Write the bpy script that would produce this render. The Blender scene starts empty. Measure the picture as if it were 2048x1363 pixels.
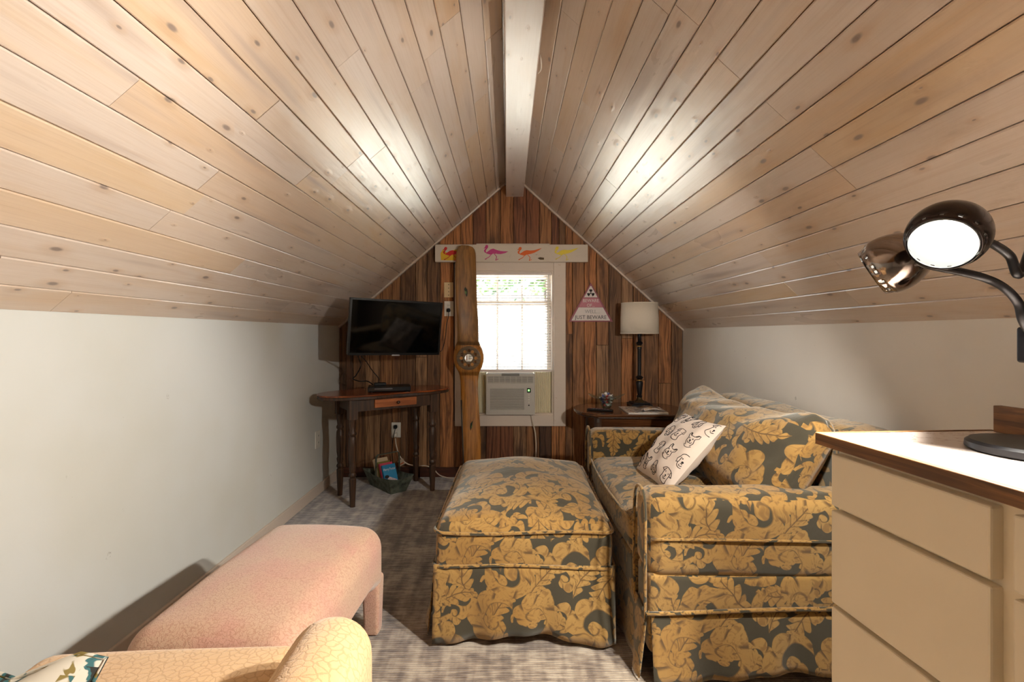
import bpy, bmesh, math, random
import numpy as np
from mathutils import Vector, Matrix

random.seed(7); rng = np.random.default_rng(7)
SC = bpy.context.scene
COL = SC.collection
PI = math.pi

# ------------------------------------------------------------------ camera
F = 960.0; VX, VY = 1015.0, 668.0; CZ = 1.136
cam_d = bpy.data.cameras.new('camera'); cam = bpy.data.objects.new('camera', cam_d); COL.objects.link(cam)
cam.location = (0, 0, CZ); cam.rotation_euler = (PI/2, 0, 0)
cam_d.sensor_width = 36; cam_d.lens = 36*F/2048
cam_d.shift_x = (1024-VX)/2048; cam_d.shift_y = -(681.5-VY)/2048
cam_d.clip_start = 0.02; cam_d.clip_end = 200
SC.camera = cam
# ------------------------------------------------------------------ sky, sun, exposure
world = bpy.data.worlds.new('sky'); SC.world = world; world.use_nodes = True
bg = world.node_tree.nodes['Background']
bg.inputs[0].default_value = (0.70, 0.85, 1.0, 1); bg.inputs[1].default_value = 5.0
sun_d = bpy.data.lights.new('sun_offscreen', 'SUN'); sun_d.energy = 24; sun_d.angle = 0.02; sun_d.color = (1, .95, .86)
sun = bpy.data.objects.new('sun_offscreen', sun_d); COL.objects.link(sun); sun.location = (10, -15, 20)
sun.rotation_euler = Vector((-.72, .22, -.66)).to_track_quat('-Z', 'Y').to_euler()
def portal(name, loc, rx, w, h):
    d = bpy.data.lights.new(name, 'AREA'); d.shape = 'RECTANGLE'; d.size = w; d.size_y = h
    d.cycles.is_portal = True
    o = bpy.data.objects.new(name, d); COL.objects.link(o); o.location = loc; o.rotation_euler = (rx, 0, 0)
portal('far_window_portal', (.02, 4.02, 1.12), -PI/2, .74, 1.2)
SC.view_settings.view_transform = 'Standard'; SC.view_settings.look = 'None'
SC.view_settings.gamma = 1; SC.view_settings.use_curve_mapping = False
SC.view_settings.exposure = 1.3
try:
    SC.cycles.use_denoising = True
    SC.cycles.max_bounces = 7; SC.cycles.diffuse_bounces = 4; SC.cycles.glossy_bounces = 3
    SC.cycles.sample_clamp_indirect = 6; SC.cycles.use_adaptive_sampling = True; SC.cycles.adaptive_threshold = .12; SC.cycles.adaptive_min_samples = 16
    SC.cycles.caustics_reflective = False; SC.cycles.caustics_refractive = False
except Exception: pass

# ------------------------------------------------------------------ room measures
XL, XR = -1.348, 1.404            # knee walls
ZL, ZR = 1.20, 1.178              # knee wall heights
AX, AZ = .052, 2.409              # ridge
YF, YB = 3.84, -2.4               # far (barnwood) and rear wall
K = YF/F
def P(px, py, Y):
    k = Y/F
    return Vector(((px-VX)*k, Y, CZ-(py-VY)*k))
def S(r, g, b):
    f = lambda c: (c/255/12.92) if c/255 <= .04045 else ((c/255+.055)/1.055)**2.4
    return (f(r), f(g), f(b), 1)
def zceil(x):
    return ZL+(x-XL)*(AZ-ZL)/(AX-XL) if x < AX else ZR+(XR-x)*(AZ-ZR)/(XR-AX)

# ------------------------------------------------------------------ node helper
class NT:
    def __init__(s, name):
        s.m = bpy.data.materials.new(name); s.m.use_nodes = True
        s.t = s.m.node_tree; s.b = s.t.nodes['Principled BSDF']; s.out = s.t.nodes['Material Output']
    def n(s, typ, **kw):
        x = s.t.nodes.new(typ)
        for k, v in kw.items():
            if k.startswith('i_'):
                key = k[2:]; key = int(key) if key.isdigit() else key.replace('_', ' ')
                s.put(x.inputs[key], v)
            else: setattr(x, k, v)
        return x
    def put(s, sock, v):
        if hasattr(v, 'is_output') or isinstance(v, bpy.types.NodeSocket): s.t.links.new(v, sock)
        elif isinstance(v, bpy.types.Node): s.t.links.new(v.outputs[0], sock)
        else: sock.default_value = v
    def math(s, op, a, b=0.0, c=None, clamp=False):
        x = s.n('ShaderNodeMath', operation=op, use_clamp=clamp); s.put(x.inputs[0], a); s.put(x.inputs[1], b)
        if c is not None: s.put(x.inputs[2], c)
        return x.outputs[0]
    def vmath(s, op, a, b=(0, 0, 0)):
        x = s.n('ShaderNodeVectorMath', operation=op); s.put(x.inputs[0], a); s.put(x.inputs[1], b); return x.outputs[0]
    def mix(s, f, a, b, blend='MIX'):
        x = s.n('ShaderNodeMix', data_type='RGBA', blend_type=blend)
        s.put(x.inputs[0], f); s.put(x.inputs[6], a); s.put(x.inputs[7], b); return x.outputs[2]
    def noise(s, v, scale=1, detail=3, rough=.55, dist=0):
        x = s.n('ShaderNodeTexNoise'); s.put(x.inputs['Vector'], v)
        x.inputs['Scale'].default_value = scale; x.inputs['Detail'].default_value = detail
        x.inputs['Roughness'].default_value = rough; x.inputs['Distortion'].default_value = dist
        return x.outputs[0]
    def ramp(s, f, stops, interp='LINEAR'):
        x = s.n('ShaderNodeValToRGB'); s.put(x.inputs[0], f); r = x.color_ramp; r.interpolation = interp
        while len(r.elements) < len(stops): r.elements.new(1)
        for e, (p, c) in zip(r.elements, stops):
            e.position = p; e.color = c if isinstance(c, tuple) else (c, c, c, 1)
        return x.outputs[0]
    def step(s, v, lo, hi):
        x = s.n('ShaderNodeMapRange', interpolation_type='SMOOTHSTEP'); s.put(x.inputs[0], v)
        x.inputs[1].default_value = lo; x.inputs[2].default_value = hi; return x.outputs[0]
    def coord(s, which='Object'): return s.n('ShaderNodeTexCoord').outputs[which]
    def uv(s): return s.coord('UV')
    def scale(s, v, sc):
        return s.vmath('MULTIPLY', v, sc)
    def rnd(s): return s.n('ShaderNodeObjectInfo').outputs['Random']
    def ocol(s): return s.n('ShaderNodeObjectInfo').outputs['Color']
    def bump(s, h, strength=.2, dist=.01):
        x = s.n('ShaderNodeBump'); s.put(x.inputs['Height'], h); x.inputs['Strength'].default_value = strength
        x.inputs['Distance'].default_value = dist; s.t.links.new(x.outputs[0], s.b.inputs['Normal'])
    def set(s, **kw):
        for k, v in kw.items(): s.put(s.b.inputs[k.replace('_', ' ')], v)
        return s.m
MATS = {}
def simple(name, col, rough=.5, metal=0, noise=.06, nscale=30, bump=0.0, sheen=0, spec=.5, trans=0, emit=0):
    if name in MATS: return MATS[name]
    t = NT(name); c = t.coord()
    f = t.noise(c, nscale, 4)
    lo = tuple(max(0, x*(1-noise*2)) for x in col[:3])+(1,); hi = tuple(min(1, x*(1+noise*2)) for x in col[:3])+(1,)
    t.set(Base_Color=t.mix(f, lo, hi), Roughness=rough, Metallic=metal)
    t.b.inputs['Specular IOR Level'].default_value = spec
    if sheen: t.b.inputs['Sheen Weight'].default_value = sheen
    if trans: t.b.inputs['Transmission Weight'].default_value = trans
    if emit: t.b.inputs['Emission Color'].default_value = col; t.b.inputs['Emission Strength'].default_value = emit
    if bump: t.bump(f, bump, .005)
    MATS[name] = t.m; return t.m

# ------------------------------------------------------------------ materials
def m_ceiling(pale=.12, nm='whitewashed_pine'):
    t = NT(nm); r = t.rnd()
    off = t.n('ShaderNodeCombineXYZ'); t.put(off.inputs[0], t.math('MULTIPLY', r, 37.)); t.put(off.inputs[1], t.math('MULTIPLY', r, 91.))
    v = t.vmath('ADD', t.coord(), off.outputs[0])
    grain = t.noise(t.scale(v, (70, 2.2, 1)), 1, 4, .6, .6)
    fine = t.noise(t.scale(v, (260, 5, 1)), 1, 3, .6)
    blot = t.noise(t.scale(v, (9, 1.6, 1)), 1, 3, .6, .5)
    gray = t.noise(t.scale(v, (14, 1.1, 3)), 1, 2, .5)
    col = t.ramp(blot, [(.30, S(218, 206, 196)), (.52, S(212, 195, 179)), (.63, S(208, 182, 152)), (.76, S(202, 162, 116))])
    tint = t.ramp(r, [(0, S(220, 208, 200)), (.3, S(206, 188, 172)), (.55, S(214, 196, 180)), (.75, S(206, 172, 134)), (.9, S(216, 184, 138)), (1, S(194, 178, 170))])
    col = t.mix(.55, col, tint)
    col = t.mix(t.step(gray, .56, .8), col, S(168, 150, 140))
    col = t.mix(t.math('MULTIPLY', t.step(grain, .5, .78), .30), col, S(176, 140, 104))
    col = t.mix(t.math('MULTIPLY', t.step(fine, .45, .7), .13), col, S(150, 112, 80))
    vo = t.n('ShaderNodeTexVoronoi', voronoi_dimensions='2D'); t.put(vo.inputs['Vector'], t.scale(v, (10.5, 4.4, 1)))
    vo.inputs['Scale'].default_value = 1; vo.inputs['Randomness'].default_value = 1
    csep = t.n('ShaderNodeSeparateColor'); t.put(csep.inputs[0], vo.outputs['Color'])
    size = t.math('MULTIPLY', csep.outputs[0], .10)
    halo = t.math('SUBTRACT', 1, t.step(t.math('DIVIDE', vo.outputs['Distance'], t.math('ADD', size, .02)), .6, 2.6))
    knot = t.math('SUBTRACT', 1, t.step(t.math('DIVIDE', vo.outputs['Distance'], t.math('ADD', size, .01)), .35, .95))
    keep = t.math('GREATER_THAN', csep.outputs[1], .30)
    halo = t.math('MULTIPLY', halo, keep); knot = t.math('MULTIPLY', knot, keep)
    col = t.mix(t.math('MULTIPLY', halo, .35), col, S(186, 146, 104))
    col = t.mix(t.math('MULTIPLY', knot, .85), col, S(112, 96, 88))
    col = t.mix(pale, col, S(222, 208, 200))
    t.set(Base_Color=col, Roughness=t.math('MULTIPLY_ADD', blot, .22, .20))
    t.b.inputs['Specular IOR Level'].default_value = .6; t.b.inputs['Coat Weight'].default_value = .8; t.b.inputs['Coat Roughness'].default_value = .33; t.b.inputs['Coat IOR'].default_value = 1.5
    h = t.math('ADD', t.math('MULTIPLY', grain, .35), t.math('ADD', t.math('MULTIPLY', halo, .9), t.math('MULTIPLY', blot, 1.2)))
    t.bump(h, .26, .006)
    return t.m
def m_barn():
    t = NT('barnwood'); r = t.rnd()
    off = t.n('ShaderNodeCombineXYZ'); t.put(off.inputs[0], t.math('MULTIPLY', r, 53.)); t.put(off.inputs[2], t.math('MULTIPLY', r, 71.))
    v = t.vmath('ADD', t.coord(), off.outputs[0])
    warp = t.noise(t.scale(v, (5, 5, 2.2)), 1, 2)
    w = t.vmath('ADD', v, t.scale(t.n('ShaderNodeCombineXYZ', i_0=warp).outputs[0], (.06, 0, 0)))
    grain = t.noise(t.scale(w, (85, 20, 2.6)), 1, 5, .62, .5)
    fine = t.noise(t.scale(w, (330, 60, 7)), 1, 3, .6)
    blot = t.noise(t.scale(v, (9, 9, 2.3)), 1, 4, .6)
    c = t.ocol()
    col = t.mix(t.step(grain, .33, .62), t.mix(1., c, (.32, .27, .25, 1), 'MULTIPLY'), t.mix(1., c, (1.25, 1.2, 1.15, 1), 'MULTIPLY'))
    col = t.mix(t.math('MULTIPLY', t.step(fine, .5, .72), .4), col, t.mix(1., c, (.45, .4, .36, 1), 'MULTIPLY'))
    col = t.mix(t.math('MULTIPLY', t.step(blot, .54, .72), .8), col, t.mix(1., c, (.2, .17, .17, 1), 'MULTIPLY'))
    col = t.mix(t.math('MULTIPLY', t.step(blot, .5, .3), .35), col, t.mix(1., c, (1.35, 1.32, 1.28, 1), 'MULTIPLY'))
    t.set(Base_Color=col, Roughness=.62)
    t.bump(t.math('ADD', grain, t.math('MULTIPLY', fine, .4)), .5, .004)
    return t.m
def m_wood(name, c1, c2, rough=.4, axis=0, coat=0, gs=60):
    if name in MATS: return MATS[name]
    t = NT(name); sc = [gs, gs, gs]; sc[axis] = gs*.05
    v = t.coord(); g = t.noise(t.scale(v, tuple(sc)), 1, 5, .6, .7); b = t.noise(v, 5, 3)
    col = t.mix(t.step(g, .35, .68), c1, c2)
    col = t.mix(t.math('MULTIPLY', t.step(b, .5, .75), .5), col, tuple(x*.55 for x in c1[:3])+(1,))
    t.set(Base_Color=col, Roughness=t.math('MULTIPLY_ADD', g, .12, rough-.05))
    if coat: t.b.inputs['Coat Weight'].default_value = coat; t.b.inputs['Coat Roughness'].default_value = .15
    t.bump(g, .12, .002); MATS[name] = t.m; return t.m
def m_damask():
    t = NT('damask_scroll_fabric'); uv = t.uv()
    wobn = t.n('ShaderNodeTexNoise'); t.put(wobn.inputs['Vector'], uv); wobn.inputs['Scale'].default_value = 8; wobn.inputs['Detail'].default_value = 2
    uvw = t.vmath('ADD', uv, t.scale(t.vmath('SUBTRACT', wobn.outputs['Color'], (.5, .5, .5)), (.045, .045, 0)))
    def cell(scale, offs, rand):
        v = t.vmath('ADD', t.scale(uvw, (scale, scale, 1)), offs)
        vo = t.n('ShaderNodeTexVoronoi', voronoi_dimensions='2D'); t.put(vo.inputs['Vector'], v)
        vo.inputs['Scale'].default_value = 1; vo.inputs['Randomness'].default_value = rand
        sx = t.n('ShaderNodeSeparateXYZ'); t.put(sx.inputs[0], t.vmath('SUBTRACT', v, vo.outputs['Position']))
        cs = t.n('ShaderNodeSeparateColor'); t.put(cs.inputs[0], vo.outputs['Color'])
        return sx.outputs[0], sx.outputs[1], cs.outputs
    def scroll(scale, offs, R, lobes, rand):
        x, y, c = cell(scale, offs, rand)
        hand = t.math('SUBTRACT', t.math('MULTIPLY', t.math('GREATER_THAN', c[1], .5), 2.), 1.)
        x = t.math('MULTIPLY', x, hand)
        r = t.math('DIVIDE', t.math('SQRT', t.math('ADD', t.math('MULTIPLY', x, x), t.math('MULTIPLY', y, y))), R)
        th = t.math('FRACT', t.math('ADD', t.math('DIVIDE', t.math('ARCTAN2', y, x), 2*PI), c[0]))
        tap = t.math('SINE', t.math('MULTIPLY', th, PI))                     # thick in the middle of the frond, thin at both ends
        mid = t.math('MULTIPLY_ADD', th, .62, .22)
        saw = t.math('FRACT', t.math('MULTIPLY_ADD', r, -.55, t.math('MULTIPLY', th, lobes)))
        lob = t.math('SINE', t.math('MULTIPLY', t.math('POWER', saw, .6), PI))
        ro = t.math('ADD', mid, t.math('MULTIPLY_ADD', t.math('MULTIPLY', tap, t.math('MULTIPLY_ADD', lob, .55, .45)), .36, .05))
        ri = t.math('SUBTRACT', mid, t.math('MULTIPLY_ADD', tap, .12, .10))
        band = t.math('MULTIPLY', t.step(t.math('SUBTRACT', ro, r), -.01, .025), t.step(t.math('SUBTRACT', r, ri), -.01, .025))
        knob = t.math('SUBTRACT', 1, t.step(r, .20, .24))
        m = t.math('MAXIMUM', band, knob)
        vein = t.math('MULTIPLY', t.math('SUBTRACT', 1, t.step(lob, .08, .42)), t.step(t.math('SUBTRACT', r, mid), -.14, .06))
        edge = t.math('SUBTRACT', 1, t.step(t.math('ABSOLUTE', t.math('SUBTRACT', r, ri)), .015, .05))
        return m, t.math('MAXIMUM', t.math('MULTIPLY', vein, t.math('SUBTRACT', 1, knob)), t.math('MULTIPLY', edge, .8))
    def frond(scale, offs, rand, ln, wd):
        x, y, c = cell(scale, offs, rand)
        a = t.math('MULTIPLY', c[0], 2*PI); ca, sa = t.math('COSINE', a), t.math('SINE', a)
        u = t.math('DIVIDE', t.math('ADD', t.math('MULTIPLY', x, ca), t.math('MULTIPLY', y, sa)), ln)
        w = t.math('SUBTRACT', t.math('MULTIPLY', y, ca), t.math('MULTIPLY', x, sa))
        w = t.math('ADD', w, t.math('MULTIPLY', t.math('MULTIPLY', u, u), .10)); aw = t.math('ABSOLUTE', w)
        sw = t.math('FRACT', t.math('MULTIPLY_ADD', aw, -5.0, t.math('MULTIPLY', u, 3.2)))
        lob = t.math('SINE', t.math('MULTIPLY', t.math('POWER', sw, .6), PI))
        env = t.math('SUBTRACT', 1, t.math('MULTIPLY', u, u))
        hw = t.math('MULTIPLY', t.math('MULTIPLY', env, t.math('MULTIPLY_ADD', lob, .5, .55)), wd)
        m = t.step(t.math('SUBTRACT', hw, aw), -.008, .015)
        vein = t.math('MAXIMUM', t.math('SUBTRACT', 1, t.step(aw, .004, .022)), t.math('MULTIPLY', t.math('SUBTRACT', 1, t.step(lob, .1, .45)), .8))
        return m, vein
    L = [scroll(5.6, (0, 0, 0), .60, 7, .75), frond(6.4, (1.3, 5.2, 0), .85, .60, .24), scroll(7.4, (3.37, 1.71, 0), .44, 6, .8)]
    m, v = L[-1]
    for mm, vv in L[-2::-1]:
        v = t.math('ADD', t.math('MULTIPLY', mm, vv), t.math('MULTIPLY', t.math('SUBTRACT', 1, mm), v)); m = t.math('MAXIMUM', m, mm)
    big = t.noise(uv, 3.3, 2); weave = t.noise(t.scale(uv, (420, 900, 1)), 1, 2)
    gold = t.ramp(big, [(.3, S(166, 132, 74)), (.7, S(150, 112, 54))])
    streak = t.noise(t.vmath('ADD', t.scale(uvw, (70, 70, 1)), t.scale(wobn.outputs['Color'], (9, 9, 0))), 1, 2)
    gold = t.mix(t.math('MULTIPLY', t.step(streak, .48, .64), .65), gold, S(112, 80, 40))
    gold = t.mix(t.math('MULTIPLY', v, .9), gold, S(70, 50, 28))
    gold = t.mix(t.math('MULTIPLY', weave, .35), gold, S(112, 82, 42))
    dark = t.mix(weave, S(66, 60, 44), S(50, 45, 33))
    t.set(Base_Color=t.mix(m, dark, gold), Roughness=.82)
    t.b.inputs['Sheen Weight'].default_value = .42; t.b.inputs['Sheen Roughness'].default_value = .5
    t.b.inputs['Sheen Tint'].default_value = (.95, .93, .85, 1); t.b.inputs['Specular IOR Level'].default_value = .3
    big2 = t.noise(t.scale(uv, (9, 16, 1)), 1, 3)
    t.bump(t.math('ADD', t.math('MULTIPLY', m, .12), t.math('ADD', t.math('MULTIPLY', weave, .10), t.math('MULTIPLY', big2, 1.0))), .3, .012)
    return t.m
def m_chenille(name, base, line, lam, scale, pinkish):
    t = NT(name); uv = t.uv()
    w = t.n('ShaderNodeTexNoise'); t.put(w.inputs['Vector'], uv); w.inputs['Scale'].default_value = scale*.7
    uvw = t.vmath('ADD', uv, t.scale(t.vmath('SUBTRACT', w.outputs['Color'], (.5, .5, .5)), (lam, lam, 0)))
    vo = t.n('ShaderNodeTexVoronoi', voronoi_dimensions='2D', feature='DISTANCE_TO_EDGE'); t.put(vo.inputs['Vector'], uvw); vo.inputs['Scale'].default_value = scale
    e = t.math('SUBTRACT', 1, t.step(vo.outputs['Distance'], .02, .16))
    fz = t.noise(uv, 480, 3); bl = t.noise(uv, 6, 3)
    col = t.mix(t.step(bl, .35, .68), base, pinkish)
    col = t.mix(t.math('MULTIPLY', e, t.math('MULTIPLY_ADD', fz, .6, .2)), col, line)
    t.set(Base_Color=col, Roughness=.9)
    t.b.inputs['Sheen Weight'].default_value = .35; t.b.inputs['Specular IOR Level'].default_value = .2
    t.bump(t.math('ADD', t.math('MULTIPLY', e, -.5), fz), .3, .004)
    return t.m
def m_carpet():
    t = NT('carpet_loop'); v = t.coord()
    patch = t.noise(t.scale(v, (9, 7, 1)), 1, 3, .6, .4)
    dash = t.noise(t.scale(v, (13, 70, 1)), 1, 3, .6)
    col_n = t.noise(t.scale(v, (26, 3.5, 1)), 1, 2)
    fine = t.noise(v, 240, 3)
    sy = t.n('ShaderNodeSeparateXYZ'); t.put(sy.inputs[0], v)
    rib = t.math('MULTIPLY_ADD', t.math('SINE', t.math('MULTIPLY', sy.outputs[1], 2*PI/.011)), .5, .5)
    f = t.math('ADD', t.math('MULTIPLY', patch, .55), t.math('ADD', t.math('MULTIPLY', dash, .55), t.math('MULTIPLY', col_n, .4)))
    col = t.ramp(f, [(.58, S(84, 69, 56)), (.68, S(124, 108, 92)), (.77, S(166, 150, 130)), (.88, S(204, 190, 168))])
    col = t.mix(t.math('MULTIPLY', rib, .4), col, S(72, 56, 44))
    col = t.mix(t.math('MULTIPLY', fine, .3), col, S(84, 70, 58))
    t.set(Base_Color=col, Roughness=.95)
    t.b.inputs['Sheen Weight'].default_value = .5; t.b.inputs['Sheen Tint'].default_value = (.85, .9, 1, 1)
    t.bump(t.math('ADD', t.math('MULTIPLY', rib, -.7), fine), .5, .004)
    return t.m
def m_wall(name, col, col2):
    t = NT(name); v = t.coord(); b = t.noise(v, 1.6, 3); f = t.noise(v, 140, 3); m = t.noise(v, 14, 5, .7)
    c = t.mix(t.step(b, .3, .7), col, col2)
    c = t.mix(t.math('MULTIPLY', t.step(m, .69, .73), .5), c, S(150, 146, 138))
    t.set(Base_Color=c, Roughness=.55); t.bump(f, .08, .002)
    t.b.inputs['Specular IOR Level'].default_value = .3
    return t.m
def m_paint_wood(name, col, chip):
    t = NT(name); v = t.coord(); n = t.noise(v, 28, 5, .7); g = t.noise(t.scale(v, (60, 8, 60) if 'beam' in name else (8, 60, 60)), 1, 4)
    c = t.mix(t.math('MULTIPLY', g, .3), col, tuple(x*.8 for x in col[:3])+(1,))
    c = t.mix(t.math('MULTIPLY', t.step(n, .62, .7), .7), c, chip)
    t.set(Base_Color=c, Roughness=.6); t.bump(n, .1, .003); return t.m
def m_glass(name, tint=(1, 1, 1, 1), gl=.08):
    t = NT(name); tr = t.n('ShaderNodeBsdfTransparent'); tr.inputs[0].default_value = tint
    g = t.n('ShaderNodeBsdfGlossy'); g.inputs['Roughness'].default_value = .03
    fr = t.n('ShaderNodeLayerWeight'); fr.inputs[0].default_value = .35
    mx = t.n('ShaderNodeMixShader'); t.put(mx.inputs[0], t.math('MULTIPLY_ADD', fr.outputs['Facing'], .35, gl)); t.put(mx.inputs[1], tr.outputs[0]); t.put(mx.inputs[2], g.outputs[0])
    t.t.links.new(mx.outputs[0], t.out.inputs[0]); return t.m
def m_shade():
    t = NT('lampshade_linen'); v = t.coord(); n = t.noise(t.scale(v, (200, 200, 400)), 1, 3)
    t.set(Base_Color=t.mix(n, S(226, 216, 200), S(206, 195, 178)), Roughness=.85); t.b.inputs['Subsurface Weight'].default_value = 0
    t.bump(n, .15, .002); return t.m
def m_floral():
    t = NT('floral_cotton'); uv = t.uv(); a = t.noise(uv, 17, 2, .5, 1.2); b = t.noise(t.vmath('ADD', uv, (3, 7, 0)), 19, 2, .5, 1)
    c = t.mix(t.step(a, .51, .53), S(204, 198, 184), S(128, 112, 60)); c = t.mix(t.step(b, .56, .58), c, S(54, 100, 104)); c = t.mix(t.step(b, .61, .63), c, S(40, 40, 36))
    t.set(Base_Color=c, Roughness=.85); return t.m
def m_emit(name, col, st):
    t = NT(name); t.set(Base_Color=col); t.b.inputs['Emission Color'].default_value = col; t.b.inputs['Emission Strength'].default_value = st; return t.m
def m_marble():
    t = NT('laminate_top'); v = t.coord(); a = t.noise(v, 7, 5, .65, 1.6)
    c = t.mix(t.step(t.math('ABSOLUTE', t.math('SUBTRACT', a, .5)), .0, .03), S(196, 180, 170), S(222, 210, 202))
    t.set(Base_Color=c, Roughness=.22); return t.m
def m_galv():
    t = NT('weathered_galvanised'); v = t.coord(); n = t.noise(v, 22, 4, .6); n2 = t.noise(v, 9, 3)
    c = t.ramp(n, [(.3, S(64, 72, 64)), (.6, S(118, 128, 116)), (.8, S(144, 150, 132))]); c = t.mix(t.step(n2, .55, .75), c, S(66, 60, 44))
    t.set(Base_Color=c, Roughness=.55, Metallic=.35); t.bump(n, .1, .003); return t.m
def m_foliage():
    t = NT('leaf_green'); r = t.n('ShaderNodeTexNoise'); t.put(r.inputs['Vector'], t.coord()); r.inputs['Scale'].default_value = 4
    c = t.ramp(r.outputs[0], [(.3, S(44, 66, 26)), (.5, S(66, 92, 36)), (.7, S(100, 122, 54))])
    t.set(Base_Color=c, Roughness=.5); return t.m

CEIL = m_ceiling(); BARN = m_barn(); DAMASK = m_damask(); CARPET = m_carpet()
WALLL = m_wall('painted_wall_left', S(214, 217, 215), S(208, 209, 202)); WALLR = m_wall('painted_wall_right', S(228, 223, 214), S(220, 215, 206))
PINK = m_chenille('pink_chenille', S(200, 166, 140), S(168, 120, 98), .03, 95, S(200, 154, 136))
TAN = m_chenille('tan_scallop_fabric', S(212, 174, 126), S(178, 132, 88), .02, 62, S(218, 182, 136))
TRIM = m_paint_wood('white_painted_wood', S(228, 214, 200), S(206, 180, 150))
BASEB = m_paint_wood('baseboard_paint', S(214, 200, 186), S(190, 160, 130))
DARKWOOD = m_wood('dark_walnut', S(52, 36, 26), S(84, 58, 40), .42, 2)
REDTOP = m_wood('red_mahogany', S(112, 52, 22), S(168, 86, 38), .22, 0, .4, 40)
ORANGEWOOD = m_wood('orange_wood', S(150, 82, 38), S(186, 108, 54), .45, 0)
SIDETOP = m_wood('walnut_polish', S(72, 42, 22), S(112, 68, 36), .2, 0, .5, 40)
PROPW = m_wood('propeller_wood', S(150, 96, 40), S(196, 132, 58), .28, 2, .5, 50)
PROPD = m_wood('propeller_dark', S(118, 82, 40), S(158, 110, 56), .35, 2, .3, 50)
BLACKP = simple('black_plastic', S(13, 13, 14), .35, 0, .05, spec=.3)
BLACKM = simple('black_metal', S(20, 20, 24), .38, .2, .05)
SCREEN = simple('tv_screen', S(3, 4, 5), .05, 0, 0, spec=.32)
WHITEP = simple('white_plastic', S(226, 222, 212), .4, 0, .02)
CREAMP = simple('cream_plastic', S(222, 196, 150), .45, 0, .03)
GREYP = simple('light_grey_plastic', S(196, 192, 184), .45, 0, .02)
GRILL = simple('grille_shade_grey', S(122, 120, 116), .6, 0, .05)  # darker grey stands in for shade behind the louvers and in the top slot
ACCORD = simple('accordion_cream', S(240, 232, 206), .6, 0, .02)
CABW = simple('cabinet_cream_paint', S(226, 214, 190), .45, 0, .025, 8, .03)
BEAMM = m_ceiling(.55, 'whitewashed_beam')
GALV = m_galv(); SHADE = m_shade(); MARBLE = m_marble(); FLORAL = m_floral()
BOARDW = m_paint_wood('chipped_white_board', S(216, 204, 188), S(150, 136, 118))
CHROME = simple('dark_chrome', S(150, 138, 130), .12, 1., .02)
CHARC = simple('charcoal_gloss_metal', S(60, 54, 52), .22, .9, .02)
REFL = simple('shade_inner_white', S(196, 198, 196), .4, 0, .01)
GLASSW = m_glass('window_glass', (.97, .99, .98, 1), .04); GLASSB = m_glass('aqua_glass', (.90, .995, .97, 1), .2)
PILLOWW = simple('pillow_cotton', S(216, 200, 186), .9, 0, .02, 12, .02, .2)
INK = simple('ink_black', S(34, 28, 30), .8, 0, 0)
CORDW = simple('white_cord', S(220, 208, 192), .5, 0, .02)
GOLDM = simple('antique_gold', S(150, 116, 60), .4, .6, .05)

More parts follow.
